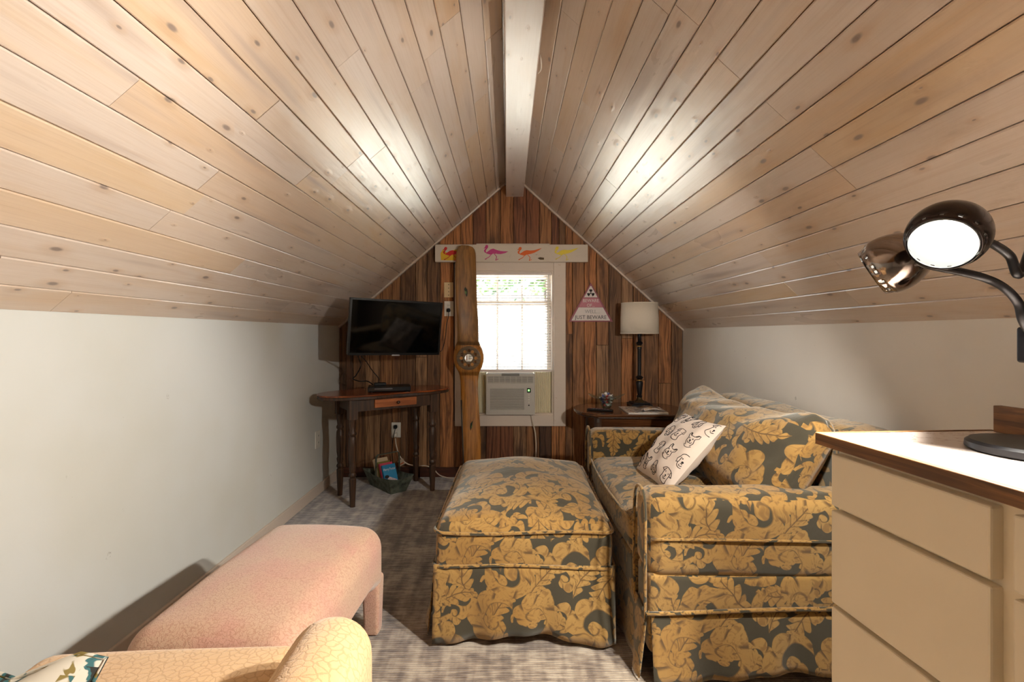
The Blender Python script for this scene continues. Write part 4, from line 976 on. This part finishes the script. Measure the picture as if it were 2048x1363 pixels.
obj('front_rail', MB().soft((.02, LLy/2, .27), (.05, SY1-SY0, .14), .02, (2, 8, 3)), DAMASK, ls, smooth=True)
def backc(A):
    A = A.copy(); hy, hz = .54, .22; v = A[:, 1]/hy; u = A[:, 2]/hz
    puff = np.clip(1-np.abs(v)**2.6, 0, 1)*np.clip(1-np.abs(u)**2.6, 0, 1)
    A[:, 0] = A[:, 0]*(.5+.9*puff)
    A[:, 0] += np.where(A[:, 0] < 0, wob(A, .016, 14, 3)+wob(A, .008, 31, 5), 0)
    top = np.clip((u-.2)/.8, 0, 1); A[:, 2] += top*(-.045*np.cos(np.clip(v*1.2, -1.57, 1.57))+.025*np.abs(v)**3) + wob(A, .007, 14, 9)
    A[:, 1] *= .91+.09*np.clip((u+.5)/1.2, 0, 1); return A
Mb = Matrix.Rotation(math.radians(24), 4, 'Y')
bcu = obj('back_cushion', MB().soft((.55, LLy/2-.01, .655), (.26, 1.12, .44), .1, (6, 34, 18), backc, Mb, arc=4), DAMASK, ls, smooth=True, uvoff=(.7, .45))
# skirt
def skirt(pts, ztop, zbot, flare, nm, par, wv=.008, hem=.0, n=40, seed=0):
    pts = [Vector(p) for p in pts]; seg = [(b-a).length for a, b in zip(pts, pts[1:])]; tot = sum(seg)
    def at(u):
        d = u*tot
        for s__, a, b in zip(seg, pts, pts[1:]):
            if d <= s__+1e-9: return a.lerp(b, d/s__), (b-a).normalized()
            d -= s__
        return pts[-1], (pts[-1]-pts[-2]).normalized()
    def fn(u, v):
        p, d = at(u); nrm = Vector((d.y, -d.x, 0)); f = v**1.2
        w = wv*math.sin(u*tot*21+seed)+wv*.6*math.sin(u*tot*47+seed*2)
        z = ztop+(zbot+hem*max(0, math.sin(u*PI*1.0+seed*.0))**3-ztop)*v
        return p+nrm*(flare*f+w*f)+Vector((0, 0, z))
    return obj(nm, MB().grid(n, 8, fn), DAMASK, par, smooth=True, solid=.004, uvoff=(seed*.21, .3))
skirt([(LLx-.02, 0, 0), (.012, 0, 0)][::-1], .235, .012, .022, 'skirt_panel', ls, .009, .035, 44, 1)
skirt([(.0, LLy-.01, 0), (.0, .01, 0)], .225, .012, .02, 'skirt_panel', ls, .008, .0, 50, 2)
skirt([(.012, LLy, 0), (LLx-.02, LLy, 0)][::-1], .235, .012, .02, 'skirt_panel', ls, .008, .0, 40, 3)
# dog pillow
pc = Vector((.742, 2.10, .632)); e1 = Vector((.06, -.998, .03)).normalized(); e2 = Vector((.67, .11, .73)); e2 = (e2-e1*e2.dot(e1)).normalized(); e3 = e1.cross(e2)
if e3.x > 0: e3 = -e3
PW, PH = .385, .36
pl = thing('dog_print_pillow', 'white square throw pillow printed with sketched dog faces', 'pillow', pc)
def pil(u, v, side=1, off=0.0):
    x, y = u*2-1, v*2-1
    puff = (max(0, 1-abs(x)**2.4)*max(0, 1-abs(y)**2.4))**.55
    pin = 1-.06*(1-abs(y)**2)*abs(x)**3; pin2 = 1-.06*(1-abs(x)**2)*abs(y)**3
    n_ = .004*math.sin(9*x+3*y)*puff+.003*math.sin(14*y-5*x)*puff
    return e1*(x*PW/2*pin)+e2*(y*PH/2*pin2)+e3*(side*(.062*puff)+n_*side+off)
mb = MB().grid(28, 28, lambda u, v: pil(u, v, 1)); mb.grid(28, 28, lambda u, v: pil(u, v, -1)); obj('cover', mb, PILLOWW, pl, smooth=True)
def dogstrokes(kind):
    A = []
    arc = lambda cx, cy, rx, ry, a0, a1, n=10: [(cx+rx*math.cos(math.radians(a0+(a1-a0)*i/n)), cy+ry*math.sin(math.radians(a0+(a1-a0)*i/n))) for i in range(n+1)]
    if kind == 0:      # terrier with folded ears
        A += [[(-.55, .75), (-.25, .85), (.25, .85), (.55, .75)], [(-.55, .75), (-.85, .35), (-.5, .3), (-.4, .7)], [(.55, .75), (.85, .35), (.5, .3), (.4, .7)], [(-.5, .3), (-.5, -.2), (-.6, -.6)], [(.5, .3), (.5, -.2), (.6, -.6)], arc(0, -.5, .62, .35, 190, 350), arc(0, -.12, .25, .25, 200, 340, 6), [(0, -.02), (0, -.22)]]
        dots = [(-.25, .38, .07), (.25, .38, .07), (0, .03, .11)]
    elif kind == 1:    # pointed ears
        A += [[(-.45, .3), (-.75, .62), (-.72, .95), (-.5, .92), (-.25, .58), (.25, .58), (.5, .92), (.72, .95), (.75, .62), (.45, .3)], [(-.45, .3), (-.55, -.2), (-.35, -.6)], [(.45, .3), (.55, -.2), (.35, -.6)], arc(0, -.45, .6, .4, 195, 345), arc(-.15, -.12, .17, .18, 180, 360, 6), arc(.15, -.12, .17, .18, 180, 360, 6), [(-.6, .9), (-.4, .6)], [(.6, .9), (.4, .6)]]
        dots = [(-.24, .25, .08), (.24, .25, .08), (0, .0, .12)]
    else:              # floppy retriever
        A += [arc(0, .3, .6, .55, 0, 180, 12), [(-.6, .3), (-.85, -.1), (-.75, -.5), (-.45, -.3), (-.42, .3)], [(.6, .3), (.85, -.1), (.75, -.5), (.45, -.3), (.42, .3)], arc(0, -.3, .48, .5, 180, 360, 12), [(-.12, -.35), (0, -.28), (.12, -.35)], arc(0, -.4, .2, .2, 200, 340, 6)]
        dots = [(-.22, .2, .07), (.22, .2, .07), (0, -.12, .13)]
    return A, dots
def dog(cx, cy, s_, rot, kind):
    mb = MB(); st_, dots = dogstrokes(kind); cr, sr = math.cos(rot), math.sin(rot)
    def M_(x, y): return (cx+(x*cr-y*sr)*s_/PW, cy+(x*sr+y*cr)*s_/PH)
    for line in st_:
        pts_ = []
        for (a, b), (c, d) in zip(line, line[1:]):
            for k in range(4): pts_.append((a+(c-a)*k/4, b+(d-b)*k/4))
        pts_.append(line[-1]); q = [M_(x, y) for x, y in pts_]
        q = [(u, v) for u, v in q if .02 < u < .98 and .02 < v < .98]
        if len(q) > 1: mb.tube([pil(u, v, 1, .0002) for u, v in q], .0014, 5)
    for x, y, r in dots:
        u, v = M_(x, y)
        if .03 < u < .97 and .03 < v < .97:
            ring = [pil(u+r*s_/PW*math.cos(a), v+r*s_/PH*math.sin(a), 1, .001) for a in np.linspace(0, 2*PI, 8, endpoint=False)]
            mb.add(ring+[pil(u, v, 1, .0018)], [(i, (i+1) % 8, 8) for i in range(8)])
    if mb.v: obj('dog_face_print', mb, INK, pl)
ki = 0
for r_ in range(4):
    for c_ in range(4):
        u = .13+c_*.25+(.08 if r_ % 2 else -.02); v = .14+r_*.245
        if u < .97: dog(u, v, .038, -.12+.15*((c_+r_) % 3-1), (c_+2*r_) % 3); ki += 1

# ================================================================== FLORAL OTTOMAN
OX0, OX1, OY0, OY1 = -.262, .398, 1.775, 2.68
ot = thing('slipcovered_ottoman', 'large ottoman in gold and olive scroll leaf slipcover', 'ottoman', ((OX0+OX1)/2, (OY0+OY1)/2, 0), (0, 0, math.radians(-1)))
ow, ol = OX1-OX0, OY1-OY0
obj('body', MB().soft((0, 0, .19), (ow-.03, ol-.03, .34), .03, (6, 8, 4)), DAMASK, ot, smooth=True)
def topd(A):
    A = A.copy(); m = np.clip(1-np.abs(A[:, 0]/(ow/2))**2.2, 0, 1)*np.clip(1-np.abs(A[:, 1]/(ol/2))**2.6, 0, 1)
    A[:, 2] += np.where(A[:, 2] > -.02, m*.09+wob(A, .006, 8, 3)+wob(A, .003, 22, 6), 0); return A
cu = obj('cushion', MB().soft((0, 0, .37), (ow, ol, .13), .045, (22, 26, 3), topd, arc=4), DAMASK, ot, smooth=True, uvoff=(.2, .35))
def rect_loop(x, y, z, amp, r=.04, n=14, seed=0):
    pts = []
    for cx, cy, a0 in ((x-r, y-r, 0), (-x+r, y-r, 90), (-x+r, -y+r, 180), (x-r, -y+r, 270)):
        for k in range(5): a = math.radians(a0+90*k/4); pts.append((cx+r*math.cos(a), cy+r*math.sin(a)))
    out_ = []
    for i in range(len(pts)):
        a, b = Vector(pts[i]), Vector(pts[(i+1) % len(pts)]); m = max(1, int((b-a).length/.06))
        for k in range(m): out_.append(a.lerp(b, k/m))
    out_.append(out_[0]); return [(p.x, p.y, z+amp*math.sin(p.x*9+seed)+amp*.7*math.sin(p.y*7+seed)) for p in out_]
obj('piping', MB().tube(rect_loop(ow/2+.004, ol/2+.004, .403, .006), .0065, 8, False), DAMASK, cu, smooth=True)
obj('band', MB().soft((0, 0, .33), (ow+.006, ol+.006, .15), .035, (8, 10, 4), lambda A: A+np.column_stack([wob(A, .004, 13, 1)]*2+[A[:, 0]*0])), DAMASK, ot, smooth=True, uvoff=(.5, .1))
obj('piping', MB().tube(rect_loop(ow/2+.008, ol/2+.008, .283, .005, seed=2), .006, 8, False), DAMASK, ot, smooth=True)
x_, y_ = ow/2+.004, ol/2+.004
skirt([(-x_, -y_, 0), (x_, -y_, 0)], .285, .012, .03, 'skirt_panel', ot, .012, .035, 44, 2)
skirt([(-x_, y_, 0), (-x_, -y_+.02, 0)], .285, .012, .035, 'skirt_panel', ot, .010, .0, 44, 4)
skirt([(x_, -y_, 0), (x_, y_, 0)], .285, .012, .006, 'skirt_panel', ot, .004, .0, 40, 5)
skirt([(x_, y_, 0), (-x_, y_, 0)], .285, .012, .02, 'skirt_panel', ot, .008, .0, 40, 6)

# ================================================================== PINK OTTOMAN AND TAN CHAIR
pk = thing('pink_ottoman', 'low pinkish chenille ottoman with soft rounded edges by grey wall', 'ottoman', (-.715, 1.51, 0), (0, 0, math.radians(-3)))
pw, pln = .45, .74
def pkd(A):
    A = A.copy(); m = np.clip(1-(A[:, 0]/(pw/2))**2, 0, 1)*np.clip(1-(A[:, 1]/(pln/2))**2, 0, 1)
    A[:, 2] += np.where(A[:, 2] > 0, m*.03+wob(A, .003, 9, 2), 0); t = A[:, 2]/.13
    # arched lower edge
    low = np.clip(-A[:, 2]/.1, 0, 1); A[:, 2] += low*(.05*np.clip(1-np.abs(A[:, 1]/(pln/2-.05))**6, 0, 1)*(np.abs(A[:, 0]) > pw/2-.06)+.045*np.clip(1-np.abs(A[:, 0]/(pw/2-.05))**6, 0, 1)*(np.abs(A[:, 1]) > pln/2-.06)); return A
obj('cushion_body', MB().soft((0, 0, .275), (pw, pln, .26), .075, (16, 24, 6), pkd, arc=5), PINK, pk, smooth=True)
for sx in (-1, 1):
    for sy in (-1, 1): obj('leg', MB().soft((sx*(pw/2-.04), sy*(pln/2-.04), .11), (.07, .07, .22), .015, (1, 1, 3), lambda A: A*np.column_stack([.8+.2*(A[:, 2]+.11)/.22]*2+[np.ones(len(A))])), PINK, pk, smooth=True)
ch = thing('upholstered_armchair', 'tan scallop patterned upholstered armchair facing the pink ottoman', 'armchair', (-.68, .62, 0), (0, 0, math.radians(4)))
def chs(A):
    A = A.copy(); m = np.clip(1-(A[:, 0]/.29)**2, 0, 1)*np.clip(1-(A[:, 1]/.36)**2, 0, 1); A[:, 2] += np.where(A[:, 2] > 0, m*.02+wob(A, .003, 9, 1), 0); return A
obj('seat_cushion', MB().soft((-.02, .11, .37), (.57, .70, .16), .05, (14, 16, 3), chs, arc=4), TAN, ch, smooth=True)
obj('seat_base', MB().soft((0, .0, .16), (.76, .76, .2), .03, (4, 4, 2)), TAN, ch, smooth=True)
def armf(A):
    A = A.copy(); t = (A[:, 1]+.38)/.76; A[:, 2] += wob(A, .003, 8, 3)-np.clip(t-.8, 0, 1)*.06*(A[:, 2] > -.05); return A
for s_ in (-1, 1):
    a = obj('arm', MB().soft((s_*.36, -.03, .445), (.155, .76, .30), .075, (4, 12, 5), armf, arc=5), TAN, ch, smooth=True)
    obj('arm_side', MB().soft((s_*.385, .0, .235), (.12, .74, .35), .05, (3, 8, 4), None, arc=3), TAN, ch, smooth=True)
obj('backrest', MB().soft((0, -.36, .48), (.74, .2, .72), .08, (8, 3, 8), lambda A: np.column_stack([A[:, 0], A[:, 1]-.12*(A[:, 2]+.36)/.72, A[:, 2]]), arc=4), TAN, ch, smooth=True)
for sx in (-1, 1):
    for sy in (-1, 1): obj('leg', MB().lathe([(0, 0), (.016, 0), (.026, .08)], 14, Matrix.Translation((sx*.32, sy*.32, 0))), DARKWOOD, ch, smooth=True)
fp = thing('floral_pillow', 'white floral cushion with olive and teal leaves on the tan armchair', 'pillow', (-.80, .65, .55))
Mp = Matrix.Rotation(-.5, 3, 'X') @ Matrix.Rotation(.15, 3, 'Z')
def fpil(u, v, side):
    x, y = u*2-1, v*2-1; puff = (max(0, 1-abs(x)**2.2)*max(0, 1-abs(y)**2.2))**.42
    return Mp @ Vector((x*.19*(1-.10*(1-y*y)), side*.075*puff+.008*math.sin(7*x+2*y)*puff, y*.125*(1-.18*(1-x*x))+.01*math.sin(9*x+1)*abs(y)))
obj('cover', MB().grid(22, 22, lambda u, v: fpil(u, v, 1)).grid(22, 22, lambda u, v: fpil(u, v, -1)), FLORAL, fp, smooth=True)
obj('piping', MB().tube([fpil(u, v, 0) for u, v in [(k/10, 0) for k in range(11)]+[(1, k/10) for k in range(1, 11)]+[(1-k/10, 1) for k in range(1, 11)]+[(0, 1-k/10) for k in range(1, 11)]], .0035, 8, False), FLORAL, fp, smooth=True)

# ================================================================== COUNTER CABINET
ca = math.atan2(70, 960)          # toed in
cab = thing('drawer_cabinet', 'cream painted drawer cabinet standing beside the loveseat', 'cabinet', (.728, 1.085, 0), (0, 0, ca))
# local: -y toward camera along the front; x depth
CL, CD = 1.35, .40
obj('carcass', MB().span(.022, CD, -CL, .0, .08, .884), CABW, cab, bevel=.002)
obj('toe_kick', MB().span(.07, CD, -CL, -.01, 0, .08), CABW, cab)
rows_ = ((.752, .868), (.535, .742), (.318, .525), (.1, .308))
cols_ = ((-.338, -.004), (-.72, -.368), (-1.1, -.752))
for y0, y1 in cols_:
    for z0, z1 in rows_:
        d_ = obj('drawer', MB().span(.0, .03, y0, y1, z0, z1), CABW, cab, bevel=.004)
ct = thing('countertop', 'pale laminate countertop with reclaimed wood edge on cream cabinet', 'countertop', (.728, 1.085, .885), (0, 0, ca))
obj('laminate', MB().span(-.004, CD+.02, -CL, .010, .0, .025), MARBLE, ct)
EDGE = m_wood('rough_sawn_edge', S(88, 60, 38), S(150, 104, 62), .6, 1, 0, 50); EDGE2 = m_wood('rough_sawn_edge_x', S(88, 60, 38), S(150, 104, 62), .6, 0, 0, 50)
obj('front_edge', MB().span(-.018, -.004, -CL, .022, -.001, .0262), EDGE, ct, bevel=.0015); obj('end_edge', MB().span(-.004, CD+.02, .010, .022, -.001, .0262), EDGE2, ct, bevel=.0015)
obj('backsplash', MB().span(CD, CD+.02, -CL, -.0, .0255, .086), EDGE, ct, bevel=.0015)

# ================================================================== TWO HEADED DESK LAMP
dl = thing('desk_lamp', 'black two headed gooseneck desk lamp on the countertop', 'lamp', (1.0, .905, .911))
def loc(px, py, Y): return P(px, py, Y)-Vector((1.0, .905, .911))
obj('base', MB().lathe([(0, 0), (.098, 0), (.102, .004), (.101, .014), (.095, .019), (.02, .021), (.0, .021)], 48), BLACKM, dl, smooth=True, autos=.6)
obj('pole', MB().tube([(.0, 0, .018), (0, 0, .42)], .010, 14), BLACKM, dl, smooth=True, autos=.8)
obj('joint_box', MB().soft((-.004, -.0, .205), (.04, .035, .068), .005, (2, 2, 2)), BLACKM, dl, smooth=True, autos=.6)
obj('neck', MB().tube(spline([(0, 0, .40), (-.005, -.005, .425), loc(2040, 548, .885), loc(2020, 512, .885), loc(1990, 490, .885), loc(1968, 482, .885)], 10), .0075, 12), BLACKM, dl, smooth=True)
obj('neck', MB().tube(spline([(-.01, .0, .22), loc(2046, 640, .90), loc(2036, 605, .90), loc(2008, 575, .90), loc(1970, 556, .90), loc(1920, 543, .92), loc(1860, 531, .955), loc(1836, 522, .975), loc(1818, 516, .985)], 10), .0075, 12), BLACKM, dl, smooth=True)
WHITEHOT = m_emit('bulb_light', (1, .97, .92, 1), 2.0)
def head(open_c, axis, R, Ln, nm, mat, watt, inner=True):
    """open_c: centre of the opening (local), axis: direction light leaves"""
    M = Matrix.Translation(open_c) @ frame_to(axis)
    prof = []
    for k in range(0, 15):
        t = k/14; z = -Ln*(1-t); r = R*max(.02, math.sin((.05+t*.64)*PI))**.8
        prof.append((max(.006, r*(1.0 if t < .8 else 1-.0*(t-.8))), z))
    # perforation ring: rows between the last profile steps, every third facet left open
    z1 = -Ln*.11; z2 = -Ln*.07
    prof = [p for p in prof if p[1] < z1-.002]+[(R*.90, z1), (R*.88, z2), (R*.845, .0)]
    seg = 54; last = len(prof)-3
    h = obj('head_shell', MB().lathe(prof, seg, M, skip=lambda i, k: i == last and k % 4 == 0), mat, dl, smooth=True, solid=.0012)
    h['label'] = nm
    pin = [(max(.004, r-.003), z+(.003 if z < -Ln*.9 else 0)) for r, z in prof]
    obj('reflector', MB().lathe(pin, seg, M, skip=lambda i, k: i == last and k % 4 == 0), REFL, h, smooth=True)
    obj('rear_cap', MB().lathe([(0, -Ln-.012), (.012, -Ln-.010), (.014, -Ln+.004)], 20, M), BLACKM, h, smooth=True)
    bp_ = M @ Vector((0, 0, -Ln*.36))
    obj('bulb', MB().lathe([(.010, -Ln*.85), (.012, -Ln*.7), (R*.40, -Ln*.42), (R*.42, -Ln*.32), (R*.28, -Ln*.24), (0, -Ln*.21)], 20, M), WHITEHOT, h, smooth=True)
    l = bpy.data.lights.new('desk_lamp_light', 'SPOT'); l.energy = watt; l.color = (1, .94, .84); l.shadow_soft_size = .02; l.spot_size = math.radians(156); l.spot_blend = .3
    lo = bpy.data.objects.new('desk_lamp_light', l); COL.objects.link(lo); lo.parent = dl
    lo.matrix_local = Matrix.Translation(M @ Vector((0, 0, .004))) @ (Matrix.Rotation(PI, 4, 'X') if False else frame_to(-Vector(axis)))
head(loc(1884, 489, .845), Vector((-.90, -.58, -.80)), .0605, .108, 'charcoal lit lamp head facing the room', CHARC, 45)
head(loc(1744, 546, 1.06), Vector((-.62, .62, -.46)), .062, .122, 'dark chrome lamp head turned away', CHROME, 25)

# ================================================================== OUTSIDE THE FAR WINDOW
gd = struct(obj('outside_ground', MB().span(-26, 26, YF+.2, 60, -2.9, -2.8), simple('pale_gravel', S(204, 196, 182), .9, 0, .05)), 'pale gravel ground outside'); 
hs_ = thing('neighbour_house', 'pale clapboard house beyond the window blind', 'building', (0, 27, -2.8))
CLAP = simple('grey_clapboard', S(136, 132, 129), .6, 0, .01)  # even grey siding, darkened to keep the bright window from burning out
for i in range(38): obj('clapboard', MB().prism([(0, i*.2), (-.03, i*.2), (-.01, (i+1)*.2+.01), (0, (i+1)*.2+.01)], -6, 6, 'X'), CLAP, hs_)
obj('wall', MB().span(-6, 6, .0, .3, 0, 7.6), CLAP, hs_); obj('roof', MB().prism([(-.4, 7.5), (2.5, 9.2), (2.5, 9.3), (-.4, 7.65)], -6.3, 6.3, 'X'), simple('roof_grey', S(120, 116, 112), .8), hs_)
tree = thing('leafy_tree', 'green leafy tree standing outside beyond the blind', 'tree', (0.2, 8.2, -2.8))
obj('trunk', MB().tube(spline([(.9, .3, 0), (.85, .2, 1.8), (.7, .1, 3.4), (.4, 0, 5.0)], 6), [.13-.004*i for i in range(19)], 10), DARKWOOD, tree, smooth=True)
mb = MB()
for i in range(5200):
    c = Vector((random.gauss(-.1, 1.25), random.gauss(0, .45), 4.95+random.gauss(.35, .42)))
    if c.z < 4.55+random.uniform(0, .25): continue
    s_ = random.uniform(.04, .085); a = Vector((random.gauss(0, 1), random.gauss(0, 1), random.gauss(0, 1))).normalized(); b = a.orthogonal().normalized(); cr = a.cross(b)
    mb.add([c, c+b*s_+cr*s_*.45, c+b*s_*2, c+b*s_-cr*s_*.45], [(0, 1, 2, 3)])
fo = obj('foliage', mb, m_foliage(), tree, fix=False); fo['kind'] = 'stuff'
